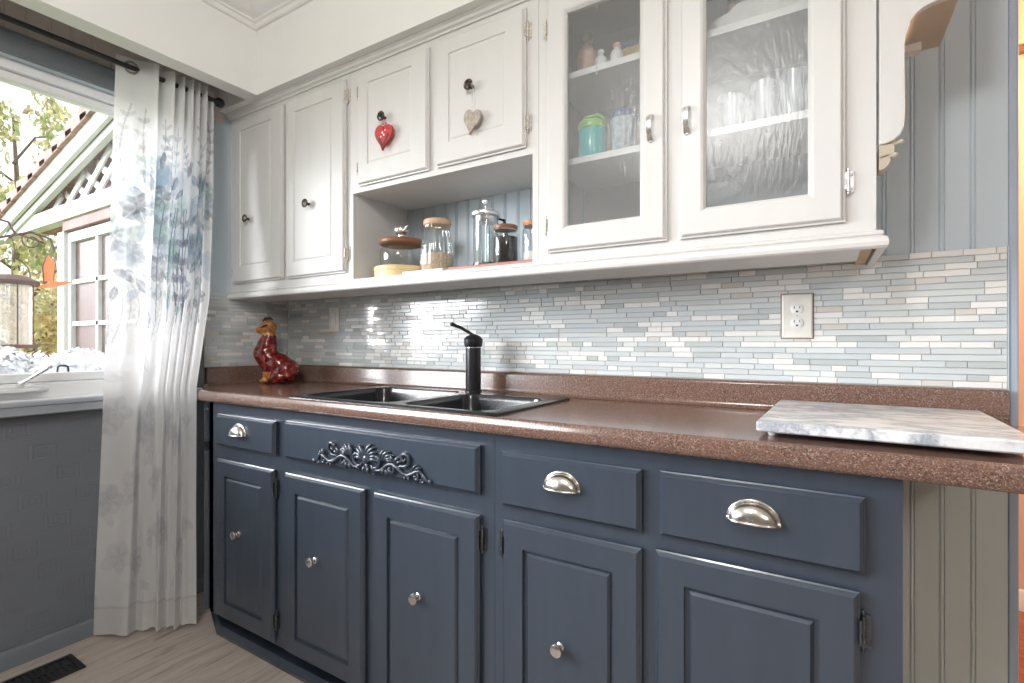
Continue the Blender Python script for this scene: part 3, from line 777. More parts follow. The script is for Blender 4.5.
prism(bm, [(xb, 1.531), (xb, 1.478), (xb+.008, 1.480), (xb+.016, 1.488), (xb+.021, 1.499), (xb+.018, 1.503), (xb+.026, 1.512), (xb+.027, 1.531)], YU, YU+.05, 'Y')
tube(bm, [(xb+.018, YU-.001, 1.503), (xb+.025, YU-.001, 1.505)], .003, 8); ball(bm, (xb+.028, YU-.001, 1.506), .0055)
tube(bm, [(xb+.025, YU-.001, 1.529), (xb+.034, YU-.001, 1.531)], .003, 8); ball(bm, (xb+.038, YU-.001, 1.532), .005)
tube(bm, [(xb+.001, YU-.002, 1.506), (xb+.016, YU-.002, 1.510)], .0025, 8)
obj('carved_drop', bm, 'tan', br, smooth=35)

# ------------------------------------------------------------------ sink and faucet
sk = thing('kitchen_sink', 'black composite double-bowl drop-in sink in the brown countertop', 'sink', (0, 0, 0))
def rrect(x0, x1, y0, y1, r, n=6):
    out = []
    for cx, cy, a in ((x1-r, y1-r, 0), (x0+r, y1-r, PI/2), (x0+r, y0+r, PI), (x1-r, y0+r, 1.5*PI)):
        out += [(cx+r*math.cos(a+PI/2*i/n), cy+r*math.sin(a+PI/2*i/n)) for i in range(n+1)]
    return out
def loft(bm, loops):
    prev = None
    for pts, z in loops:
        ring = [bm.verts.new((u, w, z)) for u, w in pts]
        if prev: [bm.faces.new((prev[k], prev[(k+1) % len(ring)], ring[(k+1) % len(ring)], ring[k])) for k in range(len(ring))]
        prev = ring
    return prev
bm = bmesh.new()
KX0, KX1, KY0, KY1 = -1.570, -.722, 1.070, 1.565
# rim deck: outer loft plus a top sheet with two bowl holes
z1 = CT+.010
outer = rrect(KX0, KX1, KY0, KY1, .024)
r0 = [bm.verts.new((u, w, CT+.001)) for u, w in outer]; r1 = [bm.verts.new((u*1.0, w, CT+.006)) for u, w in outer]
ins = rrect(KX0+.008, KX1-.008, KY0+.008, KY1-.008, .019); r2 = [bm.verts.new((u, w, z1)) for u, w in ins]
n = len(outer)
for a, b in ((r0, r1), (r1, r2)):
    for k in range(n): bm.faces.new((a[k], a[(k+1) % n], b[(k+1) % n], b[k]))
bowls = [(-1.540, -1.120, 1.100, 1.500), (-1.080, -.752, 1.100, 1.455)]
edges = [bm.edges.get((r2[k], r2[(k+1) % n])) for k in range(n)]
for (a, b, c, d2) in bowls:
    R = .055
    pts = rrect(a, b, c, d2, R); ring = [bm.verts.new((u, w, z1)) for u, w in pts]
    edges += [bm.edges.new((ring[k], ring[(k+1) % len(ring)])) for k in range(len(ring))]
    def inset(t): return rrect(a+t, b-t, c+t, d2-t, R-t*.5)
    prev = ring
    for t, z in ((.004, z1-.004), (.007, z1-.02), (.016, z1-.15), (.030, z1-.172), (.06, z1-.18)):
        q = [bm.verts.new((u, w, z)) for u, w in inset(t)]
        for k in range(len(q)): bm.faces.new((prev[k], prev[(k+1) % len(q)], q[(k+1) % len(q)], q[k]))
        prev = q
    bm.faces.new(prev)
bmesh.ops.triangle_fill(bm, use_beauty=True, use_dissolve=False, edges=edges)
obj('basin', bm, 'sinkblack', sk, smooth=35)
for cx, cy in ((-1.32, 1.31), (-.93, 1.285)):
    bm = bmesh.new(); lathe(bm, [(.0001, .004), (.03, .004), (.034, .001), (.042, .0035), (.044, .0005)], (cx, cy, z1-.18), 'Z', 24)
    obj('drain', bm, 'silver', sk, smooth=40)
fx, fy = -1.108, 1.528
fz = z1
fa = thing('faucet', 'black single-lever kitchen faucet standing at the back of the sink', 'faucet', (fx, fy, fz))
bm = bmesh.new(); lathe(bm, [(.0001, 0), (.031, 0), (.031, .003), (.028, .006), (.0285, .010), (.0282, .150), (.0282, .162), (.0001, .162)], n=32); obj('body', bm, 'black', fa, smooth=40)
bm = bmesh.new(); lathe(bm, [(.0265, .160), (.0265, .166), (.0001, .166)], n=28); obj('collar', bm, 'silver', fa, smooth=40)
bm = bmesh.new(); lathe(bm, [(.0001, .165), (.0305, .165), (.0335, .169), (.0350, .186), (.0355, .194), (.027, .204), (.012, .211), (.0001, .214)], n=32); obj('cap', bm, 'black', fa, smooth=40)
bm = bmesh.new(); tube(bm, [(0, 0, .208), (-.012, -.012, .219), (-.032, -.033, .236), (-.054, -.056, .248)], [.006, .0055, .0060, .0072], 10); ball(bm, (-.055, -.057, .2485), .0078)
obj('lever', bm, 'black', fa, smooth=50)

# ------------------------------------------------------------------ marble board
bd = thing('marble_board', 'white veined marble pastry board lying on the brown countertop', 'cutting board', (.097, 1.365, CT), math.radians(-1.7))
bm = bmesh.new(); pts = rrect(-.208, .210, -.230, .226, .006, 4)
loft_pts = [(rrect(-.205, .207, -.227, .223, .006, 4), .010), (pts, .013), (pts, .029), (rrect(-.205, .207, -.227, .223, .006, 4), .032)]
rings = []
for p_, z in loft_pts: rings.append([bm.verts.new((u, w, z)) for u, w in p_])
for a, b in zip(rings, rings[1:]):
    for k in range(len(a)): bm.faces.new((a[k], a[(k+1) % len(a)], b[(k+1) % len(a)], b[k]))
bm.faces.new(rings[0]); bm.faces.new(rings[-1])
obj('slab', bm, 'marble', bd, smooth=35)
for sx in (-.18, .200):
    for sy in (-.200, .20):
        bm = bmesh.new(); lathe(bm, [(.0001, 0.0005), (.007, .0005), (.009, .003), (.009, .0105), (.0001, .0105)], (sx, sy, 0), n=16); obj('foot', bm, 'white', bd, smooth=40)

# ------------------------------------------------------------------ wall plates
def outlet():
    t = thing('wall_outlet', 'ivory duplex outlet plate on the mosaic under the glass cabinet', 'outlet', (-.063, YB-.0056, 1.1835))
    bm = bmesh.new(); loops = [((0,)*4, 0), ((0,)*4, .003), ((.003,)*4, .0055), ((.005,)*4, .006)]
    rect_loops(bm, -.038, .038, -.0615, .0615, 0, loops); obj('cover_plate', bm, 'plate', t)
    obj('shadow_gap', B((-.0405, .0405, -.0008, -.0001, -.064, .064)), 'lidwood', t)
    for cz in (-.0195, .0195):
        bm = bmesh.new(); lathe(bm, [(.0001, -.0058), (.0160, -.0058), (.0160, -.0075), (.0145, -.0085), (.0001, -.0085)], (0, 0, cz), 'Y', 28, squash=lambda a, h: min(1, .80/max(.01, abs(math.sin(a))))); r = obj('receptacle', bm, 'white', t, smooth=40)
        obj('slot', B((-.0078, -.0058, -.0089, -.0084, cz+.0005, cz+.0088), (.0058, .0074, -.0089, -.0084, cz+.0015, cz+.0080)), 'dark', r)
        bm = bmesh.new(); lathe(bm, [(.0001, -.0089), (.0027, -.0089), (.0027, -.0084), (.0001, -.0084)], (0, 0, cz-.0068), 'Y', 14); obj('ground_hole', bm, 'dark', r)
    bm = bmesh.new(); lathe(bm, [(.0001, -.0058), (.0026, -.0058), (.0022, -.007), (.0001, -.0072)], (0, 0, 0), 'Y', 14); obj('screw', bm, 'silver', t, smooth=40)
outlet()
t = thing('wall_switch', 'white rocker switch plate on the mosaic left of the sink', 'switch', (-2.003, YB-.0056, 1.219))
rect_loops_bm = rect_loops(bmesh.new(), -.036, .036, -.059, .059, 0, [((0,)*4, 0), ((0,)*4, .003), ((.003,)*4, .0055), ((.005,)*4, .006)]); obj('cover_plate', rect_loops_bm, 'plate', t)
obj('rocker', rect_loops(bmesh.new(), -.0165, .0165, -.033, .033, -.0055, [((0,)*4, 0), ((0,)*4, .002), ((.002,)*4, .0035)]), 'white', t)

# ------------------------------------------------------------------ floor register
t = thing('floor_register', 'black slotted floor vent set in the grey plank floor', 'vent', (-2.211, .565, 0))
bm = bmesh.new()
ring_pts = (-.066, .066, -.152, .148)
for b in ((-.066, .066, -.152, -.136, .0005, .006), (-.066, .066, .132, .148, .0005, .006), (-.066, -.052, -.136, .132, .0005, .006), (.052, .066, -.136, .132, .0005, .006), (-.006, .006, -.136, .132, .0005, .005)): box(bm, *b)
obj('rim', bm, 'black', t, bevel=.001)
bm = bmesh.new()
for k in range(17):
    y = -.130+k*.0158
    for x0, x1 in ((-.052, -.006), (.006, .052)):
        v = [bm.verts.new(p) for p in ((x0, y, .0045), (x1, y, .0045), (x1, y+.010, .0015), (x0, y+.010, .0015), (x0, y+.0015, .0052), (x1, y+.0015, .0052), (x1, y+.0115, .0022), (x0, y+.0115, .0022))]
        for f in ((0, 1, 2, 3), (4, 5, 6, 7), (0, 1, 5, 4), (2, 3, 7, 6), (0, 3, 7, 4), (1, 2, 6, 5)): bm.faces.new([v[i] for i in f])
obj('louvres', bm, 'black', t)
obj('duct_floor', B((-.053, .053, -.137, .133, .0002, .0008)), 'dark', t)

# ------------------------------------------------------------------ things in the open niche
NZ = UB+.0003
def jar_prof(r, h, neck=None, base=.004):
    neck = neck or r
    return [(.0001, 0), (r*.93, 0), (r, .005), (r, h*.78), (r*.98, h*.84), (neck, h*.93), (neck, h)]
t = thing('round_wooden_box', 'round pale wooden cheese box under the low glass canister', 'box', (-1.397, 1.453, NZ))
bm = bmesh.new(); lathe(bm, [(.0001, 0), (.100, 0), (.102, .002), (.102, .026), (.104, .027), (.104, .043), (.102, .045), (.0001, .045)], n=48); obj('box_body', bm, 'palewood', t, smooth=35)
t = thing('glass_canister', 'low wide glass canister with brown wooden lid and silver knob', 'jar', (-1.403, 1.458, NZ+.0453))
bm = bmesh.new(); lathe(bm, [(.0001, 0), (.070, 0), (.078, .006), (.081, .030), (.080, .066), (.070, .078), (.070, .088)], n=40, cap=False); obj('glass_body', bm, 'jar', t, smooth=50)
bm = bmesh.new(); lathe(bm, [(.0001, .0885), (.080, .0885), (.086, .094), (.087, .102), (.082, .109), (.050, .114), (.0001, .115)], n=40); l = obj('lid', bm, 'lidwood', t, smooth=40)
bm = bmesh.new(); lathe(bm, [(.0001, .114), (.012, .115), (.013, .130), (.022, .134), (.029, .146), (.026, .158), (.014, .166), (.0001, .168)], n=24); obj('knob', bm, 'silver', l, smooth=50); bm = bmesh.new(); tube(bm, [(.020, -.012, .142), (.040, -.018, .148), (.052, -.020, .158)], [.004, .006, .003], 8); obj('scoop_handle', bm, 'porcelain', l, smooth=50)
t = thing('white_board', 'thin white serving board lying under the ribbed oat jar', 'board', (-1.20, 1.43, NZ))
obj('board', B((-.090, .095, -.085, .10, 0, .011)), 'porcelain', t, bevel=.003)
t = thing('storage_jar', 'ribbed glass jar half full of oats with pale wooden lid', 'jar', (-1.226, 1.462, NZ+.0113))
bm = bmesh.new(); lathe(bm, [(.0001, 0), (.056, 0), (.062, .006), (.063, .05), (.058, .11), (.048, .155), (.046, .168), (.046, .178)], n=80, cap=False, squash=lambda a, h: 1+.035*math.cos(20*a)); obj('glass_body', bm, 'jar', t, smooth=60)
bm = bmesh.new(); lathe(bm, [(.0001, .003), (.053, .003), (.058, .010), (.059, .05), (.056, .072), (.03, .078), (.0001, .076)], n=32); obj('oats', bm, 'oats', t, smooth=50)
bm = bmesh.new(); lathe(bm, [(.0001, .178), (.049, .178), (.051, .182), (.051, .196), (.048, .200), (.0001, .201)], n=36); obj('lid', bm, 'lidpale', t, smooth=40)
t = thing('wooden_board', 'reddish wooden serving board under the french press and coffee jar', 'board', (-.915, 1.44, NZ))
obj('board', B((-.175, .165, -.085, .10, 0, .013)), 'redwood', t, bevel=.004)
t = thing('french_press', 'tall clear glass french press with steel lid and ball knob', 'coffee press', (-1.018, 1.478, NZ+.0133))
bm = bmesh.new(); lathe(bm, [(.0001, .008), (.040, .008), (.043, .014), (.043, .185)], n=32, cap=False); obj('beaker', bm, 'jar', t, smooth=50)
bm = bmesh.new(); lathe(bm, [(.0001, 0), (.044, 0), (.046, .003), (.046, .020), (.044, .020), (.044, .006), (.0001, .006)], n=32)
for a in (.3, .3+PI/2, .3+PI, .3+1.5*PI): tube(bm, [(.0452*math.cos(a), .0452*math.sin(a), .012), (.0452*math.cos(a), .0452*math.sin(a), .19)], .0018, 6)
obj('frame', bm, 'steel', t, smooth=40)
bm = bmesh.new(); lathe(bm, [(.0001, .165), (.036, .165), (.038, .170), (.040, .185), (.052, .187), (.054, .191), (.052, .200), (.035, .207), (.0001, .209)], n=36); obj('lid', bm, 'silver', t, smooth=40)
bm = bmesh.new(); tube(bm, [(0, 0, .02), (0, 0, .236)], .002, 8); lathe(bm, [(.0001, .020), (.040, .020), (.041, .024), (.0001, .026)], n=28); ball(bm, (0, 0, .241), .013); obj('plunger', bm, 'silver', t, smooth=50)
bm = bmesh.new(); tube(bm, [(.045, .0, .19), (.075, -.008, .185), (.084, -.010, .13), (.078, -.008, .07), (.046, 0, .045)], [.004, .006, .0065, .006, .004], 8); o = obj('handle', bm, 'black', t, smooth=50); o.rotation_euler = (0, 0, 1.2)
def lid_jar(name, label, x, y, r, h, fill, fillh, lidm):
    t = thing(name, label, 'jar', (x, y, NZ+.0133))
    bm = bmesh.new(); lathe(bm, [(.0001, 0), (r*.92, 0), (r, .006), (r, h*.74), (r*.95, h*.80), (r*.84, h*.85), (r*.84, h*.9)], n=32, cap=False); obj('glass_body', bm, 'jar', t, smooth=50)
    bm = bmesh.new(); lathe(bm, [(.0001, .002), (r*.88, .003), (r*.95, .009), (r*.95, fillh), (r*.5, fillh+.004), (.0001, fillh+.002)], n=28); obj('contents', bm, fill, t, smooth=50)
    bm = bmesh.new(); lathe(bm, [(.0001, h*.885), (r*.90, h*.885), (r*.95, h*.90), (r*.97, h*.965), (r*.9, h*.99), (.0001, h)], n=32); obj('lid', bm, lidm, t, smooth=40)
    bm = bmesh.new(); tube(bm, [((r*.90)*math.cos(2*PI*i/24), (r*.90)*math.sin(2*PI*i/24), h*.875) for i in range(25)], .0018, 6); obj('clamp_ring', bm, 'silver', t, smooth=50)
    return t
lid_jar('coffee_jar', 'short jar of black coffee with a brown wooden lid', -.908, 1.437, .042, .136, 'coffee', .095, 'lidwood')
lid_jar('spice_jar', 'clear jar with a copper lid tucked behind the glass-door cabinet', -.797, 1.437, .040, .136, 'porcelain', .035, paint('copper_lid', (.55, .26, .14), .3, .1))

# ------------------------------------------------------------------ things behind the textured glass
S2, S1, S0 = 1.6523, 1.9063, UB+.0003
t = thing('food_jar', 'teal food jar with lime green lid behind the left glass door', 'jar', (-.592, 1.425, S2))
bm = bmesh.new(); lathe(bm, [(.0001, 0), (.041, 0), (.043, .004), (.043, .088), (.041, .092), (.0001, .092)], n=32); obj('body', bm, 'teal', t, smooth=40)
bm = bmesh.new(); lathe(bm, [(.0001, .0925), (.043, .0925), (.044, .096), (.044, .108), (.040, .116), (.0001, .118)], n=32); l = obj('lid', bm, 'green', t, smooth=40)
bm = bmesh.new(); tube(bm, [(-.036, 0, .108), (-.034, 0, .126), (-.018, 0, .138), (.018, 0, .138), (.034, 0, .126), (.036, 0, .108)], .0042, 8); obj('carry_loop', bm, 'green', l, smooth=50)
t = thing('travel_cup', 'grey patterned travel cup with navy lid beside the teal jar', 'cup', (-.498, 1.43, S2))
bm = bmesh.new(); lathe(bm, [(.0001, 0), (.028, 0), (.030, .003), (.038, .105), (.0001, .105)], n=32); obj('cup_body', bm, 'cupgrey', t, smooth=40)
bm = bmesh.new(); lathe(bm, [(.0001, .1055), (.040, .1055), (.041, .112), (.037, .120), (.030, .128), (.0001, .130)], n=32); obj('lid', bm, 'cupblue', t, smooth=40)
def bottle(name, label, x, y, z, r, h, m, mc, cat='bottle'):
    t = thing(name, label, cat, (x, y, z))
    bm = bmesh.new(); lathe(bm, [(.0001, 0), (r*.95, 0), (r, .004), (r, h*.6), (r*.8, h*.70), (r*.42, h*.78), (r*.40, h*.84), (.0001, h*.84)], n=24); obj('bottle_body', bm, m, t, smooth=50)
    bm = bmesh.new(); lathe(bm, [(.0001, h*.842), (r*.5, h*.842), (r*.55, h*.86), (r*.55, h*.96), (r*.45, h), (.0001, h)], n=20); obj('cap', bm, mc, t, smooth=50)
bottle('tall_bottle', 'tall pink bottle on the top shelf behind the left glass door', -.640, 1.50, S1, .032, .185, 'pinkcan', 'lidpale')
bottle('small_bottle', 'small white bottle on the top shelf beside the pink bottle', -.563, 1.42, S1, .019, .070, 'porcelain', 'porcelain')
bottle('small_bottle', 'small pink-capped white bottle next to the mustard tin', -.513, 1.42, S1, .020, .075, 'porcelain', 'pinkcan')
t = thing('storage_tin', 'mustard yellow tin on the top shelf behind the left glass door', 'tin', (-.485, 1.53, S1))
obj('tin_body', B((-.042, .042, -.03, .03, 0, .105)), 'yellow', t, bevel=.006); obj('tin_lid', B((-.044, .044, -.032, .032, .1055, .120)), 'cupblue', t, bevel=.003)
t = thing('mug', 'pink and white mug at the hinge-free edge of the top shelf', 'mug', (-.423, 1.44, S1)); t['label'] = 'pink and white mug on the top shelf right of the mustard tin'
def mug(t, r, h, m):
    bm = bmesh.new(); lathe(bm, [(.0001, 0), (r*.85, 0), (r, .01), (r, h), (r*.93, h), (r*.92, .012), (.0001, .006)], n=28); obj('mug_body', bm, m, t, smooth=40)
    bm = bmesh.new(); tube(bm, [(r*.95, 0, h*.8), (r+.02, 0, h*.78), (r+.028, 0, h*.5), (r+.018, 0, h*.25), (r*.95, 0, h*.2)], .0045, 8); obj('handle', bm, m, t, smooth=50)
mug(t, .030, .085, plain('pink_white_glaze', (.72, .55, .55), .25, var=.35, sc=60))
M['goblet'] = thin_glass('clear_goblet_glass', (.88, .88, .88), .03, .1)
def goblet(label, x, y, z, s=1, group=None):
    t = thing('goblet', label, 'glass', (x, y, z), group=group)
    bm = bmesh.new(); lathe(bm, [(.0001, .002*s), (.030*s, 0), (.031*s, .002*s), (.006*s, .008*s), (.0045*s, .06*s), (.010*s, .068*s), (.030*s, .085*s), (.036*s, .115*s), (.032*s, .15*s)], n=28, cap=False); obj('glass_bowl', bm, 'goblet', t, smooth=60)
    return t
g0 = 'stemmed glasses at the bottom of the left glass cabinet'
for i, (x, y) in enumerate(((-.645, 1.45), (-.575, 1.50), (-.505, 1.45), (-.43, 1.50))):
    goblet('clear stemmed glass on the cabinet floor behind the left glass door', x, y, S0, .78, g0)
t = thing('sugar_bowl', 'small blue and white bowl low behind the left glass door', 'bowl', (-.458, 1.41, S0))
bm = bmesh.new(); lathe(bm, [(.0001, 0), (.022, 0), (.034, .02), (.040, .05), (.039, .085), (.036, .085), (.034, .03), (.0001, .01)], n=28); obj('bowl_body', bm, plain('blue_white_glaze', (.48, .53, .62), .2, var=.5, sc=70), t, smooth=50)
bm = bmesh.new(); lathe(bm, [(.0001, .0855), (.038, .0855), (.030, .097), (.008, .103), (.009, .112), (.0001, .115)], n=28); obj('lid', bm, 'porcelain', t, smooth=50)
def tumbler_mesh():
    bm = bmesh.new(); lathe(bm, [(.0001, .004), (.026, 0), (.028, .004), (.036, .095), (.0345, .095), (.027, .010), (.0001, .008)], n=28, cap=False)
    return bm
g1 = 'stacked tumblers on the middle shelf behind the right glass door'
M['tumbler'] = thin_glass('milky_tumbler_glass', (.93, .95, .96), .04, .15, .30, (.80, .85, .9))
proto = obj('tumbler', tumbler_mesh(), 'tumbler', None, (-.212, 1.48, S2), smooth=50)
tag(proto, 'clear tumbler in the stacks on the middle shelf behind the right glass door', 'glass', g1)
for (x, y, n_) in ((-.212, 1.48, 2), (-.135, 1.50, 3), (-.062, 1.48, 3)):
    for k in range(n_):
        if x == -.212 and k == 0: continue
        c = proto.copy(); COL.objects.link(c); c.location = (x, y, S2+k*.024)
g2 = 'tumblers standing on the floor of the right glass cabinet'
for x, y in ((-.23, 1.44), (-.15, 1.49), (-.085, 1.43), (-.02, 1.50)):
    c = proto.copy(); COL.objects.link(c); c.location = (x, y, S0); c.scale = (1, 1, 1.15)
    tag(c, 'tall tumbler on the cabinet floor behind the right glass door', 'glass', g2)
t = thing('platter', 'white scalloped platter leaning on the top shelf behind the right door', 'platter', (-.145, 1.42, S1))
bm = bmesh.new()
pl = []
for i in range(49):
    a = PI*i/48; r = 1+.05*math.cos(a*10)
    pl.append((.125*math.cos(a)*r, .002+.092*math.sin(a)*r))
prism(bm, pl, 0, .006, 'Y'); o = obj('dish', bm, 'porcelain', t, smooth=30, bevel=.002); o.rotation_euler = (-.18, 0, 0)
t = thing('snack_bag', 'pink and white patterned packet standing behind the scalloped platter', 'packet', (-.17, 1.54, S1))
bm = bmesh.new(); prism(bm, [(-.06, 0), (.06, 0), (.062, .16), (.055, .175), (-.056, .175), (-.062, .16)], -.02, .02, 'Y'); obj('packet_body', bm, plain('pink_print', (.62, .40, .42), .4, var=.6, sc=30), t, bevel=.01, seg=3)
t = thing('tea_canister', 'dark blue tin at the back of the top shelf behind the right door', 'tin', (-.065, 1.56, S1))
bm = bmesh.new(); lathe(bm, [(.0001, 0), (.045, 0), (.045, .14), (.047, .141), (.047, .165), (.0001, .166)], n=28); obj('tin_body', bm, 'cupblue', t, smooth=40)

# ------------------------------------------------------------------ hanging hearts
def heart_pts(w, h, n=40):
    P = []
    for i in range(n):
        a = 2*PI*i/n
        P.append((16*math.sin(a)**3/16*w/2, ((13*math.cos(a)-5*math.cos(2*a)-2*math.cos(3*a)-math.cos(4*a))+17)/29.*h-h))
    return P
def heart(label, x, z, w, h, m, loopm, kx, kz, tilt):
    yy = YU-.034
    t = thing('heart_ornament', label, 'ornament', (x, yy, z), 0)
    bm = bmesh.new(); prism(bm, heart_pts(w, h), -.005, .005, 'Y'); o = obj('heart', bm, m, t, bevel=.002, seg=3); o.rotation_euler = (0, tilt, 0)
    bm = bmesh.new(); a = kx-x; b = kz-z
    tube(bm, [(0, 0, -.012), (a-.003, -.002, b-.006), (a, -.001, b+.005), (a+.004, .002, b-.004), (.003, 0, -.012)], .0011, 6)
    obj('hanging_loop', bm, loopm, t)
    return t, o
t, o = heart('red painted wooden heart hanging from the left short door knob', -1.333, 1.886, .086, .090, 'redpaint', 'ribbonred', -1.342, 1.920, math.radians(8))
bm = bmesh.new()
prism(bm, [(.003, -.080), (.030, -.034), (.024, -.030), (.002, -.070)], -.0062, -.0052, 'Y'); prism(bm, [(-.001, -.079), (-.022, -.048), (-.014, -.046), (.001, -.066)], -.0062, -.0052, 'Y')
obj('black_edge_band', bm, 'darkline', o)
bm = bmesh.new()
for px, pz, r in ((-.004, -.028, .0045), (.004, -.036, .004), (-.010, -.042, .0035), (.008, -.020, .003)): ball(bm, (px, -.0052, pz), r, 1, .25, 1, 10, 6)
obj('white_dots', bm, 'white', o)
bm = bmesh.new()
for s in (-1, 1): tube(bm, [(0, -.002, -.004), (s*.010, -.004, .006), (s*.014, -.003, -.002), (0, -.002, -.006)], .0018, 6)
obj('ribbon_bow', bm, 'ribbonred', t)
heart('weathered grey wooden heart hanging from the right short door knob', -.942, 1.846, .066, .078, 'greywood', 'ribbonwhite', -.953, 1.929, math.radians(12))

# ------------------------------------------------------------------ ceramic figurine in the corner
def ceramic2():
    m, nt, out = new_mat('red_orange_glaze'); p = pr(nt, out, rough=.13, coat=.7)
    tc = N(nt, 'ShaderNodeTexCoord'); sp = N(nt, 'ShaderNodeSeparateXYZ'); nt.links.new(tc.outputs['Object'], sp.inputs[0])
    z = sp.outputs[2]; x = sp.outputs[0]
    n = noise(nt, tc.outputs['Object'], 60, 4, .6)
    body = ramp(nt, n, [(.35, (.05, .003, .004)), (.5, (.17, .007, .008)), (.60, (.30, .015, .012)), (.68, (.45, .10, .04)), (.76, (.6, .32, .18))])
    zz = mth(nt, 'ADD', z, mth(nt, 'MULTIPLY', mth(nt, 'SUBTRACT', n, .5), .03))
    head = mth(nt, 'GREATER_THAN', zz, .228)
    hc = ramp(nt, n, [(.35, (.30, .10, .02)), (.55, (.50, .20, .05)), (.7, (.62, .38, .18))])
    c = mixc(nt, head, body, hc)
    chest = mth(nt, 'MULTIPLY', mth(nt, 'LESS_THAN', x, -.098), mth(nt, 'GREATER_THAN', z, .08))
    c = mixc(nt, mth(nt, 'MULTIPLY', chest, .7), c, (.62, .28, .08))
    feet = mth(nt, 'MULTIPLY', mth(nt, 'LESS_THAN', zz, .055), mth(nt, 'LESS_THAN', x, -.012))
    c = mixc(nt, feet, c, hc)
    nt.links.new(c, p.inputs['Base Color']); bump(nt, p, n, .35, .004)
    return m
M['ceramic'] = ceramic2()
fig = thing('ceramic_figurine', 'glossy red glazed animal figurine with orange head in the counter corner', 'figurine', (-2.20, 1.465, CT), math.radians(31.6))
bm = bmesh.new()
for c, r, s in (((-.050, 0, .262), .040, (1.0, .9, .88)), ((-.078, -.006, .250), .024, (1.15, .9, .8)), ((-.044, 0, .215), .033, (1, 1, 1.2)), ((-.052, 0, .175), .047, (1, .95, 1.1)),
                ((-.060, 0, .140), .056, (1, .9, 1)), ((-.040, 0, .110), .055, (1, .9, 1)), ((0, 0, .085), .058, (1.1, .95, 1)), ((.035, 0, .062), .058, (1.1, 1, .98)), ((.052, -.008, .045), .042, (1.1, 1, 1)),
                ((.012, -.04, .030), .030, (1.5, .8, .95)), ((.012, .04, .030), .030, (1.5, .8, .95)), ((-.048, -.022, .060), .018, (1, 1, 2.6)), ((-.048, .022, .060), .018, (1, 1, 2.6)),
                ((-.056, -.024, .013), .019, (1.3, .9, .68)), ((-.056, .024, .013), .019, (1.3, .9, .68)), ((-.060, .012, .298), .012, (1.6, .8, .8))):
    ball(bm, c, r, *s)
o = obj('glazed_body', bm, 'ceramic', fig, smooth=180)
rm = o.modifiers.new('fuse', 'REMESH'); rm.mode = 'VOXEL'; rm.voxel_size = .0045; rm.use_smooth_shade = True
sm = o.modifiers.new('soft', 'SMOOTH'); sm.factor = .6; sm.iterations = 6
bm = bmesh.new(); tube(bm, [(-.066, -.032, .262), (-.050, -.037, .268), (-.034, -.034, .274)], [.003, .0055, .003], 8); obj('eye_mark', bm, 'black', fig, smooth=60)
bm = bmesh.new(); tube(bm, [(-.075, .005, .294), (-.062, .003, .306), (-.040, .002, .308), (-.026, .0, .298)], [.003, .006, .006, .003], 8); obj('dark_curl', bm, 'bronze', fig, smooth=60)  # dark bronze curl set above the head

# ------------------------------------------------------------------ curtain rod and curtain
RX, RZ = -2.26, 2.163
t = thing('curtain_rod', 'thin black curtain rod with ball finial under the bulkhead', 'curtain rod', (RX, 1.217, RZ))
bm = bmesh.new(); tube(bm, [(0, -3.3, 0), (0, 0, 0)], .0095, 12); obj('rod', bm, 'black', t, smooth=50)
bm = bmesh.new(); lathe(bm, [(.0001, -.03), (.009, -.03), (.010, -.012), (.018, -.006), (.021, .006), (.018, .018), (.008, .026), (.0001, .028)], (0, 0, 0), 'Y', 20); obj('finial', bm, 'black', t, smooth=50)
bm = bmesh.new(); tube(bm, [(XW-RX+.004, -.045, 0), (-.012, -.045, 0)], .0045, 8); lathe(bm, [(.0001, .0), (.020, 0), (.020, .005), (.0001, .006)], (XW-RX+.0045, -.045, 0), 'X', 20)
lathe(bm, [(.0125, -.05), (.0125, -.04)], (0, 0, 0), 'Y', 20); obj('bracket', bm, 'black', t, smooth=50)

cur = thing('curtain', 'sheer white curtain printed with blue-grey flowers hanging beside the cabinets', 'curtain', (RX, 1.02, 0))
key = [(.845, -.012, 1), (.893, .0, 1), (.968, .042, 1), (.982, -.032, .8), (1.026, .042, .15), (1.040, -.036, .2), (1.066, .036, .9), (1.080, -.034, .8), (1.098, .040, .2), (1.108, -.036, .2), (1.125, .036, .9), (1.138, -.030, .7), (1.152, .040, .15), (1.168, -.020, .2), (1.197, .004, .3)]
fine = []
for i in range(len(key)-1):
    a, b = key[i], key[i+1]
    m_ = 24
    for k in range(m_):
        s = k/m_; e2 = (1-math.cos(PI*s))/2 if i > 0 else s
        fine.append((a[0]+(b[0]-a[0])*s, a[1]+(b[1]-a[1])*e2, a[2]+(b[2]-a[2])*s))
fine.append(key[-1]); fine = np.array(fine)
seglen = np.hypot(np.diff(fine[:, 0]), np.diff(fine[:, 1])); arc_ = np.concatenate([[0], np.cumsum(seglen)])
NU, NV = 300, 520
uu = np.linspace(0, arc_[-1], NU)
Yt = np.interp(uu, arc_, fine[:, 0]); Of = np.interp(uu, arc_, fine[:, 1]); Wt = np.interp(uu, arc_, fine[:, 2])
w_ = (Yt-.845)/(1.197-.845)
zz = np.linspace(2.198, .016, NV)
hk = [2.2, 1.75, 1.3, .93, .45, .0]
Lx = np.interp(zz, hk[::-1], [-2.26, -2.262, -2.264, -2.268, -2.295, -2.318][::-1]); Ly = np.interp(zz, hk[::-1], [.845, .832, .818, .805, .797, .788][::-1])
Rx = np.interp(zz, hk[::-1], [-2.26, -2.250, -2.221, -2.168, -2.120, -2.076][::-1]); Ry = np.interp(zz, hk[::-1], [1.197, 1.190, 1.160, 1.082, 1.056, 1.036][::-1])
low = np.clip((2.1-zz)/1.3, 0, 1)
amp = 1-.25*low
W = w_[None, :]; Z = zz[:, None]
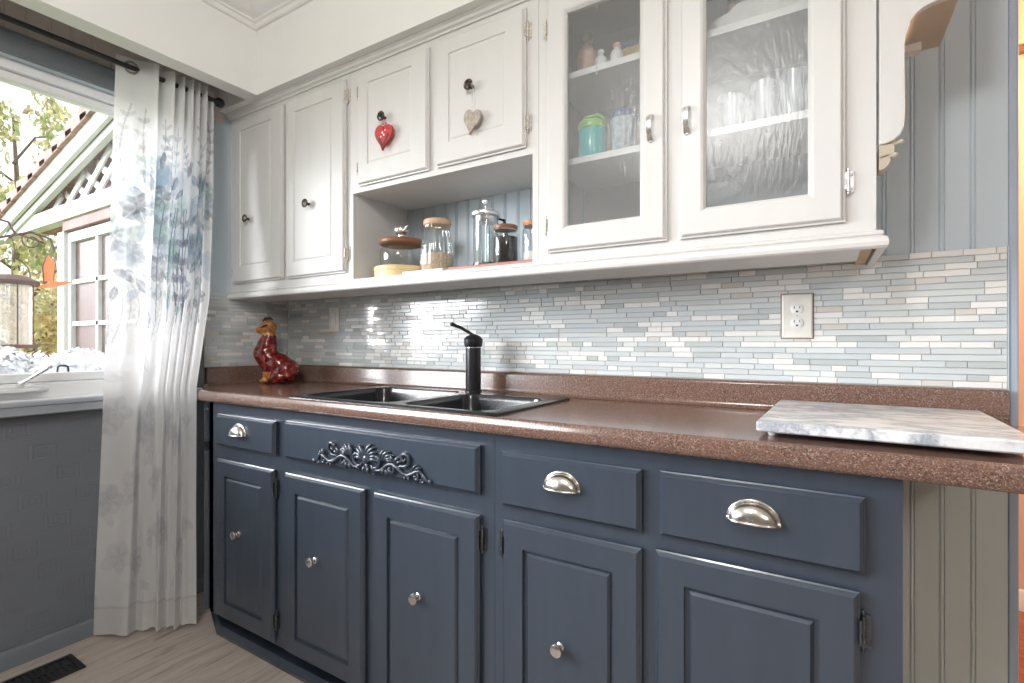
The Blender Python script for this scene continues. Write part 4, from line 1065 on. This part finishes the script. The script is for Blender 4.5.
bx = Lx[:, None]*(1-W)+Rx[:, None]*W; by = Ly[:, None]*(1-W)+Ry[:, None]*W
dx, dy = Rx-Lx, Ry-Ly; ln = np.hypot(dx, dy); nx, ny = dy/ln, -dx/ln
off = Of[None, :]*(amp[:, None])*(1-(1-Wt[None, :])*low[:, None])*(.62+.38*np.clip((Z-.9)/.6, 0, 1)+.25*np.clip((.7-Z)/.7, 0, 1))
off = off+.006*np.sin(Z*5+W*9)*low[:, None]*(1-W)
PX = bx+nx[:, None]*off; PY = by+ny[:, None]*off
PZ = np.repeat(Z, NU, 1)+.004*np.sin(uu*22)[None, :]*(Z < .1)
co = np.stack([PX-RX, PY-1.02, PZ], -1).reshape(-1, 3)
idx = np.arange(NU*NV).reshape(NV, NU)
quads = np.stack([idx[:-1, :-1], idx[:-1, 1:], idx[1:, 1:], idx[1:, :-1]], -1).reshape(-1, 4)
me = bpy.data.meshes.new('curtain_cloth'); me.from_pydata(co.tolist(), [], quads.tolist()); me.polygons.foreach_set('use_smooth', [True]*len(me.polygons))
# printed motif, in cloth coordinates (U along the cloth, Z up)
Ug, Zg = np.meshgrid(uu, zz); C = np.ones((NV, NU, 3))*np.array([.93, .93, .935])
def soft_noise(sx, sz, seed):
    r = np.random.default_rng(seed); out = np.zeros_like(Ug)
    for k in range(10):
        a = r.uniform(0, 2*PI); f = r.uniform(.6, 1.6)
        out += np.sin(Ug*sx*f*math.cos(a)+Zg*sz*f*math.sin(a)+r.uniform(0, 6.28))
    return out/10
nz1 = soft_noise(60, 60, 1); nz2 = soft_noise(140, 140, 2)
def leafp(u, z, a, L_, w, col, al, vein=True):
    m = (abs(Ug-u) < L_) & (abs(Zg-z) < L_)
    if not m.any(): return
    du, dz = Ug[m]-u, Zg[m]-z
    p = du*math.cos(a)+dz*math.sin(a); q = -du*math.sin(a)+dz*math.cos(a)
    s = p/L_
    half = w*np.clip(np.sin(np.clip(s, 0, 1)*PI), 0, 1)**.75
    ins = (s > 0) & (s < 1) & (abs(q) < half)
    A = ins*al*(.75+.5*nz1[m]+.35*nz2[m]); 
    if vein: A = A*np.where(abs(q) < .0012, .35, 1)
    A = np.clip(A, 0, 1)[:, None]
    C[m] = C[m]*(1-A)+np.array(col)*A
def stem(u0, z0, u1, z1, bend, col, al, wd=.0016, leaves=0, ll=.03, lw=.007, lc=None):
    n_ = 60; pts = []
    for i in range(n_+1):
        t = i/n_; pts.append((u0+(u1-u0)*t+bend*math.sin(PI*t), z0+(z1-z0)*t))
    for (a, b) in pts:
        m = (abs(Ug-a) < wd*1.5) & (abs(Zg-b) < max(wd, abs(z1-z0)/n_)*1.0)
        C[m] = C[m]*(1-al)+np.array(col)*al
    for k in range(leaves):
        t = (k+1)/(leaves+1); i = int(t*n_); a, b = pts[i]; th = math.atan2(z1-z0, u1-u0)
        for s in (-1, 1): leafp(a, b, th+s*.75, ll*random.uniform(.7, 1.2), lw, lc or col, al)
slate, blueg, pale, green, purp, grey = (.16, .20, .27), (.38, .48, .58), (.60, .68, .76), (.36, .50, .45), (.30, .26, .34), (.52, .53, .55)
random.seed(12); UL = arc_[-1]
def flower(u, z, R, col, al, n_=6):
    a0 = random.uniform(0, 6)
    for k in range(n_): leafp(u, z, a0+2*PI*k/n_, R*random.uniform(.8, 1.1), R*.36, col, al)
for k in range(11):
    u = (k+.4)*UL/11; stem(u, 1.70+random.uniform(-.05, .1), u+random.uniform(-.05, .05), 2.03+random.uniform(-.12, .05), random.uniform(-.03, .03), grey, .6, leaves=5, ll=.034, lw=.007, lc=random.choice([grey, purp, slate, blueg]))
for k in range(50):
    u = random.uniform(0, UL); z = random.uniform(1.38, 1.80); flower(u, z, random.uniform(.045, .085), random.choice([blueg, pale, pale, blueg, green, slate]), random.uniform(.3, .8), random.choice([5, 6, 7]))
for k in range(120):
    u = random.uniform(0, UL); z = random.uniform(1.22, 1.82); c = random.choice([slate, purp, green, blueg, slate]); leafp(u, z, random.uniform(0, 6.28), random.uniform(.05, .09), random.uniform(.010, .019), c, random.uniform(.65, 1.0))
for k in range(12):
    u = random.uniform(.0, UL); stem(u, 1.10+random.uniform(0, .1), u+random.uniform(-.05, .05), 1.34, .02, grey, .45, leaves=6, ll=.04, lw=.004, lc=grey)
for k in range(10):
    u = random.uniform(.25, UL); stem(u, 1.2, u+random.uniform(-.04, .04), 1.65, random.uniform(-.05, .05), slate, .7, wd=.002, leaves=5, ll=.05, lw=.012, lc=random.choice([slate, green, purp]))
for k in range(22):
    u = random.uniform(0, UL); z = random.choice([.30, .36, .75, .82, .55])+random.uniform(-.08, .08); flower(u, z, random.uniform(.05, .09), (.66, .67, .70), random.uniform(.35, .7), 5)
for k in range(30):
    u = random.uniform(0, UL); z = random.uniform(.15, 1.0); leafp(u, z, random.uniform(0, 6.28), random.uniform(.06, .11), .016, (.68, .69, .72), random.uniform(.3, .7))
hem = (Zg < .12); C[hem] = C[hem]*.25+np.array([.90, .885, .87])*.75
lm = (abs(Zg-.12) < .0035); C[lm] *= .86
ca = me.color_attributes.new('Col', 'FLOAT_COLOR', 'POINT')
ca.data.foreach_set('color', np.concatenate([C.reshape(-1, 3), np.ones((NU*NV, 1))], 1).astype(np.float32).ravel())
me.materials.append(M['curtain'])
link(bpy.data.objects.new('cloth', me), cur)
rr = 0
for i in range(1, NU-1):                                     # a grommet wherever the cloth crosses the rod
    if Of[i-1]*Of[i+1] <= 0 and (Of[i-1] != Of[i+1]) and i-rr > 8:
        rr = i
        tx, ty = PX[12, i+2]-PX[12, i-2], PY[12, i+2]-PY[12, i-2]; ll = math.hypot(tx, ty)
        if ll < 1e-6: continue
        tx /= ll; ty /= ll
        bm = bmesh.new(); c = (0, Yt[i]-1.02, RZ)
        tube(bm, [(c[0]+tx*.021*math.cos(2*PI*k/28), c[1]+ty*.021*math.cos(2*PI*k/28), c[2]+.021*math.sin(2*PI*k/28)) for k in range(29)], .0042, 8, cap=False)
        obj('grommet', bm, 'ring', cur, smooth=60)
        break

# ------------------------------------------------------------------ next room, seen past the end casing
struct(obj('wall_hall', B((-.2, 2.6, 2.90, 3.0, 0, CEIL)), 'peach'))
struct(obj('wall_hall_left', B((-.3, -.2, 1.79, 3.0, 0, CEIL)), 'peach')); struct(obj('wall_hall_right', B((2.5, 2.6, 1.79, 2.9, 0, CEIL)), 'peach'))
struct(obj('floor_hall', B((-.3, 2.6, 1.835, 3.0, -.1, 0)), 'floor2')); struct(obj('ceiling_hall', B((-.3, 2.6, 1.79, 3.0, CEIL, CEIL+.1)), 'crown'))
bm = bmesh.new(); sweep(bm, [(0, 0), (.015, 0), (.015, .065), (.008, .082), (0, .084)], [(-.2, 2.9), (2.5, 2.9)]); struct(obj('baseboard_hall', bm, 'crown', smooth=30))
bm = bmesh.new(); sweep(bm, [(0, 2.305), (.02, 2.308), (.024, 2.33), (.012, 2.345), (0, 2.345)], [(-.2, 2.9), (2.5, 2.9)]); struct(obj('trim_3', bm, 'brownrail', smooth=30))

# ------------------------------------------------------------------ garden outside the window
def leaf_cloud(name, clusters, n, size, cols, mat='foliage', droop=0):
    vs, fs, cs = [], [], []
    for _ in range(n):
        c, r = random.choice(clusters)
        while True:
            p = [random.uniform(-1, 1) for _ in range(3)]
            if sum(q*q for q in p) < 1: break
        p = Vector((c[0]+p[0]*r[0], c[1]+p[1]*r[1], c[2]+p[2]*r[2]))
        a = Vector((random.uniform(-1, 1), random.uniform(-1, 1), random.uniform(-1, 1)-droop)).normalized(); b = a.cross(Vector((random.uniform(-1, 1), random.uniform(-1, 1), random.uniform(-1, 1)))).normalized()
        s = size*random.uniform(.6, 1.4); i = len(vs); nn = a.cross(b)*s*.12
        vs += [p, p+a*s*.5+b*s*.28+nn, p+a*s, p+a*s*.5-b*s*.28+nn]; fs.append((i, i+1, i+2, i+3)); col = random.choice(cols); j = random.uniform(.8, 1.2); cs += [tuple(min(1, q*j) for q in col)]*4
    me = bpy.data.meshes.new(name); me.from_pydata(vs, [], fs); me.materials.append(M[mat] if isinstance(mat, str) else mat)
    ca = me.color_attributes.new('Col', 'FLOAT_COLOR', 'CORNER'); ca.data.foreach_set('color', np.array([(*c, 1) for c in cs], dtype=np.float32).ravel())
    return bpy.data.objects.new(name, me)
struct(obj('ground', B((-40, XW-.2, -20, 30, -.35, -.25)), 'lawn'))
GZ = -.25
def tree(label, x, y, h, clusters, n, size, cols, name='weeping_tree', droop=0):
    t = thing(name, label, 'tree', (x, y, GZ))
    bm = bmesh.new(); tube(bm, [(0, 0, 0), (.05, .03, h*.4), (-.03, .08, h*.75), (0, 0, h)], [.12, .08, .05, .02], 10)
    for k in range(9):
        a = k*2.4; z = h*(.35+.06*k); tube(bm, [(0, 0, z), (math.cos(a)*.6, math.sin(a)*.6, z+.5), (math.cos(a)*1.3, math.sin(a)*1.3, z+.5)], [.03, .02, .008], 6)
    obj('trunk', bm, 'bark', t)
    link(leaf_cloud('foliage', clusters, n, size, cols, droop=droop), t)
leafc = [(.42, .45, .16), (.55, .52, .22), (.30, .36, .14), (.62, .55, .30), (.36, .30, .16)]
cl = []
random.seed(5)
for k in range(46):
    a = random.uniform(0, 6.28); r = random.uniform(.2, 2.4); cl.append(((math.cos(a)*r, math.sin(a)*r, random.uniform(2.2, 6.4)-r*.25), (.28, .28, random.uniform(.4, .9))))
tree('loose weeping tree with yellow-green leaves behind the shed roof', -14.6, 3.6, 6.2, cl, 6500, .13, leafc, droop=1.2)
cl = [((random.uniform(-1.2, 1.2), random.uniform(-.9, .9), random.uniform(.4, 2.9)), (.5, .5, .5)) for _ in range(24)]
tree('bushy yellow-green shrub seen under the shed roof beside the window', -10.95, 2.85, 2.4, cl, 6500, .10, [(.62, .55, .26), (.70, .62, .36), (.50, .50, .22), (.66, .52, .34)], name='garden_shrub')
# shed
sh = thing('garden_shed', 'white and dusty red garden shed with shingled gable and lattice', 'shed', (-6.8, 2.2, GZ))
def S(b): x0, x1, y0, y1, z0, z1_ = b; return (x0+6.8, x1+6.8, y0-2.2, y1-2.2, z0-GZ, z1_-GZ)
rl = lambda x: 2.51+(x+8.7)*.235        # underside of the roof edge against x
obj('wall', B(S((-7.15, -4.2, 2.26, 4.6, GZ, 2.55))), 'shedred', sh)
bm = bmesh.new(); prism(bm, [(x+6.8, z-GZ) for x, z in ((-8.4, 2.5), (-4.2, 2.5), (-4.2, rl(-4.2)), (-8.4, rl(-8.4)))], .16, .22, 'Y'); obj('gable_wall', bm, 'shedred', sh)
bm = bmesh.new(); prism(bm, [(x+6.8, z-GZ) for x, z in ((-8.9, rl(-8.9)-.02), (-4.2, rl(-4.2)-.02), (-4.2, rl(-4.2)+.15), (-8.9, rl(-8.9)+.15))], -.16, -.12, 'Y'); obj('barge_board', bm, 'shedwhite', sh)
bm = bmesh.new(); prism(bm, [(x+6.8, z-GZ) for x, z in ((-8.8, rl(-8.8)-.10), (-4.2, rl(-4.2)-.10), (-4.2, rl(-4.2)-.02), (-8.8, rl(-8.8)-.02))], -.11, -.05, 'Y'); obj('rafter', bm, paint('outdoor_grey', (.55, .55, .53), .6), sh)
bm = bmesh.new()
for k in range(13):
    x = -9.05+k*.36
    prism(bm, [(u+6.8, z-GZ) for u, z in ((x, rl(x)+.16), (x+.50, rl(x+.50)+.145), (x+.50, rl(x+.50)+.20), (x-.04, rl(x)+.30))], -.20, 2.4, 'Y')
obj('shingle_roof', bm, 'shingle', sh)
obj('beam', B(S((-9.8, -4.2, 2.12, 2.24, 2.44, 2.60))), 'shedwhite', sh); obj('red_beam', B(S((-7.1, -4.2, 2.15, 2.25, 2.33, 2.43))), 'shedred', sh)
obj('corner_post', B(S((-7.28, -7.10, 2.16, 2.30, GZ, 2.33))), 'shedwhite', sh)
bm = bmesh.new()
def lat(c, s):
    seg = []
    for i in range(200):
        x = -8.1+i*.02
        z = c+s*x
        if 2.6 < z < rl(x)-.08: seg.append((x, z))
        elif len(seg) > 2: break
        else: seg = []
    if len(seg) > 2:
        a, b = seg[0], seg[-1]; w = .036; L_ = math.hypot(b[0]-a[0], b[1]-a[1]); nx_, nz_ = -(b[1]-a[1])/L_*w, (b[0]-a[0])/L_*w
        y0 = -.01 if s > 0 else .012
        prism(bm, [(u+6.8, z-GZ) for u, z in ((a[0]-nx_, a[1]-nz_), (b[0]-nx_, b[1]-nz_), (b[0]+nx_, b[1]+nz_), (a[0]+nx_, a[1]+nz_))], y0, y0+.02, 'Y')
for k in range(60):
    lat(4.6+k*.23, .6); lat(-3.4+k*.23, -.6)
obj('lattice', bm, 'shedwhite', sh)
bm = bmesh.new()
def ring_y(bm, x0, x1, z0, z1_, y0, y1, t):
    for b in ((x0, x1, y0, y1, z0, z0+t), (x0, x1, y0, y1, z1_-t, z1_), (x0, x0+t, y0, y1, z0+t, z1_-t), (x1-t, x1, y0, y1, z0+t, z1_-t)): box(bm, *S(b))
ring_y(bm, -7.10, -5.0, .75, 2.31, 2.19, 2.26, .10)
for x in (-6.36, -5.72): box(bm, *S((x-.03, x+.03, 2.20, 2.25, .85, 2.21)))
for z in (1.77, 1.315): box(bm, *S((-7.0, -5.1, 2.20, 2.25, z-.022, z+.022)))
f = obj('window_frame', bm, 'shedwhite', sh)
m_, nt_, out_ = new_mat('shed_window_glass'); p_ = pr(nt_, out_, (.15, .095, .09), .2, spec=.1)
M['shedglass'] = m_
obj('window_pane', B(S((-7.0, -5.1, 2.235, 2.240, .85, 2.21))), 'shedglass', f)
# window box with white blossom
t = thing('flower_box', 'grey planter of white blossom standing outside the window', 'planter', (-2.80, .95, GZ))
bm = B((-.10, .10, -.60, .45, .95, 1.16)); box(bm, -.05, .05, -.5, -.4, 0, .95); box(bm, -.05, .05, .25, .35, 0, .95); obj('trough', bm, 'soil', t)
cl = []
vs, fs = [], []
random.seed(3)
bm = bmesh.new()
for (py, pz, r) in ((-.46, .06, .10), (-.30, .10, .085), (-.16, .07, .095), (-.03, .075, .11), (.12, .05, .10), (.28, .06, .10)):
    for k in range(46):
        a = random.uniform(0, 2*PI); u = random.uniform(-.5, 1); s = math.sqrt(1-u*u)
        c = Vector((r*.8*s*math.cos(a), py+r*s*math.sin(a), 1.16+pz+r*u*.8)); nrm_ = Vector((s*math.cos(a), s*math.sin(a), u))
        t1 = nrm_.cross(Vector((.3, .2, 1))).normalized(); t2 = nrm_.cross(t1); q = random.uniform(.026, .042); ph = random.uniform(0, 6)
        for j in range(5):
            b = ph+2*PI*j/5; d1 = t1*math.cos(b)+t2*math.sin(b); d2 = t1*math.cos(b+.9)+t2*math.sin(b+.9); d0 = t1*math.cos(b+.45)+t2*math.sin(b+.45)
            bm.faces.new([bm.verts.new(v) for v in (c, c+d1*q*.8+nrm_*.004, c+d0*q*1.25+nrm_*.008, c+d2*q*.8+nrm_*.004)])
    ball(bm, (0, py, 1.16+pz), r*.86, .8, 1, .85, 20, 14)
obj('blossom', bm, 'petal', t, smooth=60)['kind'] = 'stuff'
# feeder and ornament on a crook
t = thing('shepherd_hook', 'rusty iron garden crook holding the bird feeder outside the window', 'garden hook', (-3.6, .74, GZ))
bm = bmesh.new(); tube(bm, [(0, 0, 0), (0, 0, 1.9)], .008, 8)
tube(bm, [(0, 0, 1.9), (0, .05, 2.0), (0, .13, 1.985), (0, .155, 1.93), (0, .135, 1.90)], .006, 8)
tube(bm, [(0, 0, 1.80), (0, .10, 1.90), (0, .22, 1.95), (0, .30, 1.925), (0, .315, 1.86)], .006, 8)
tube(bm, [(0, .16, 1.93)]+[(0, .22+.05*math.cos(a)*(1-a/14), 1.90+.05*math.sin(a)*(1-a/14)) for a in [i*.4 for i in range(26)]], .004, 6)
obj('crook', bm, 'iron', t, smooth=60)
t = thing('bird_feeder', 'tube bird feeder with brown tray roof hanging outside the window', 'bird feeder', (-3.6, .885, 1.10))
bm = bmesh.new(); lathe(bm, [(.0001, .0), (.080, 0), (.080, .31), (.0001, .31)], n=28); obj('seed_tube', bm, 'mesh', t, smooth=40)
bm = bmesh.new(); lathe(bm, [(.0001, .312), (.105, .312), (.108, .33), (.05, .36), (.0001, .365)], n=28); lathe(bm, [(.0001, -.02), (.10, -.02), (.10, -.001), (.0001, -.001)], n=28)
for a in range(6): tube(bm, [(.083*math.cos(a*PI/3), .083*math.sin(a*PI/3), 0), (.083*math.cos(a*PI/3), .083*math.sin(a*PI/3), .312)], .003, 6)
obj('cage', bm, 'iron', t, smooth=40)
bm = bmesh.new(); tube(bm, [(0, -.07, .35)]+[(0, -.07*math.cos(a), .36+.09*math.sin(a)) for a in [PI*i/12 for i in range(1, 12)]]+[(0, .07, .35)], .003, 6); tube(bm, [(0, 0, .45), (0, .01, .49), (0, 0, .55)], .003, 6); obj('bail', bm, 'iron', t, smooth=60)
t = thing('wind_ornament', 'orange glass bird ornament hanging from the iron crook', 'ornament', (-3.6, 1.055, 1.40))
bm = bmesh.new(); prism(bm, [(-.09, .0), (.0, .012), (.085, .052), (.03, .050), (-.02, .040)], -.004, .004, 'X'); prism(bm, [(-.045, .04), (-.01, .045), (.0, .15), (-.03, .19), (-.05, .12)], .005, .013, 'X'); obj('glass_wings', bm, 'orange', t)
bm = bmesh.new(); tube(bm, [(0, -.02, .19), (0, .0, .21)], .002, 6); tube(bm, [(0.009, -.047, .04), (0.009, -.053, .12), (.009, -.03, .195), (.009, .002, .15), (.009, -.008, .045)], .003, 6); obj('wire', bm, 'iron', t)

# ------------------------------------------------------------------ light
w = bpy.data.worlds.new('sky'); scn.world = w; w.use_nodes = True
nt = w.node_tree; bg = nt.nodes['Background']; bg.inputs[0].default_value = (.90, .95, 1.0, 1); bg.inputs[1].default_value = 1.5
def area(name, loc, size, power, col=(1, 1, 1), rot=(0, 0, 0), sy=None):
    l = bpy.data.lights.new(name, 'AREA'); l.energy = power; l.color = col; l.size = size
    if sy: l.shape = 'RECTANGLE'; l.size_y = sy
    o = bpy.data.objects.new(name, l); COL.objects.link(o); o.location = loc; o.rotation_euler = rot
    return o
def sun(name, d, energy, angle, col=(1, 1, 1)):
    l = bpy.data.lights.new(name, 'SUN'); l.energy = energy; l.angle = math.radians(angle); l.color = col
    o = bpy.data.objects.new(name, l); COL.objects.link(o); o.rotation_euler = Vector(d).to_track_quat('-Z', 'Y').to_euler(); return o
sun('hazy_sun', (.78, .62, -.26), 7.0, 38, (.95, .97, 1.0))
def globe(name, loc, power, r, col):
    l = bpy.data.lights.new(name, 'POINT'); l.energy = power; l.color = col; l.shadow_soft_size = r
    o = bpy.data.objects.new(name, l); COL.objects.link(o); o.location = loc
globe('kitchen_globe_lamp', (-.5, -.55, 2.38), 42, .16, (1, .975, .945))
globe('dining_globe_lamp', (1.7, -1.8, 2.2), 44, .16, (1, .975, .945))
pl = bpy.data.lights.new('hall_lamp', 'POINT'); pl.energy = 36; pl.color = (1, .72, .46); pl.shadow_soft_size = .12
o = bpy.data.objects.new('hall_lamp', pl); COL.objects.link(o); o.location = (1.3, 2.45, 2.1)
scn.view_settings.view_transform = 'Standard'; scn.view_settings.look = 'None'; scn.view_settings.gamma = 1; scn.view_settings.exposure = .48
scn.view_settings.use_curve_mapping = False
scn.cycles.max_bounces = 8; scn.cycles.transparent_max_bounces = 16; scn.cycles.use_denoising = True
scn.cycles.sample_clamp_indirect = 6

# ------------------------------------------------------------------ camera
cam = bpy.data.cameras.new('camera'); co = bpy.data.objects.new('camera', cam); COL.objects.link(co)
cam.sensor_width = 36; cam.lens = 506.7/1024*36; cam.shift_y = 1.2/1024; cam.clip_start = .02
co.location = (0, 0, 1.109); co.rotation_euler = (PI/2, 0, math.radians(31.58))
scn.camera = co
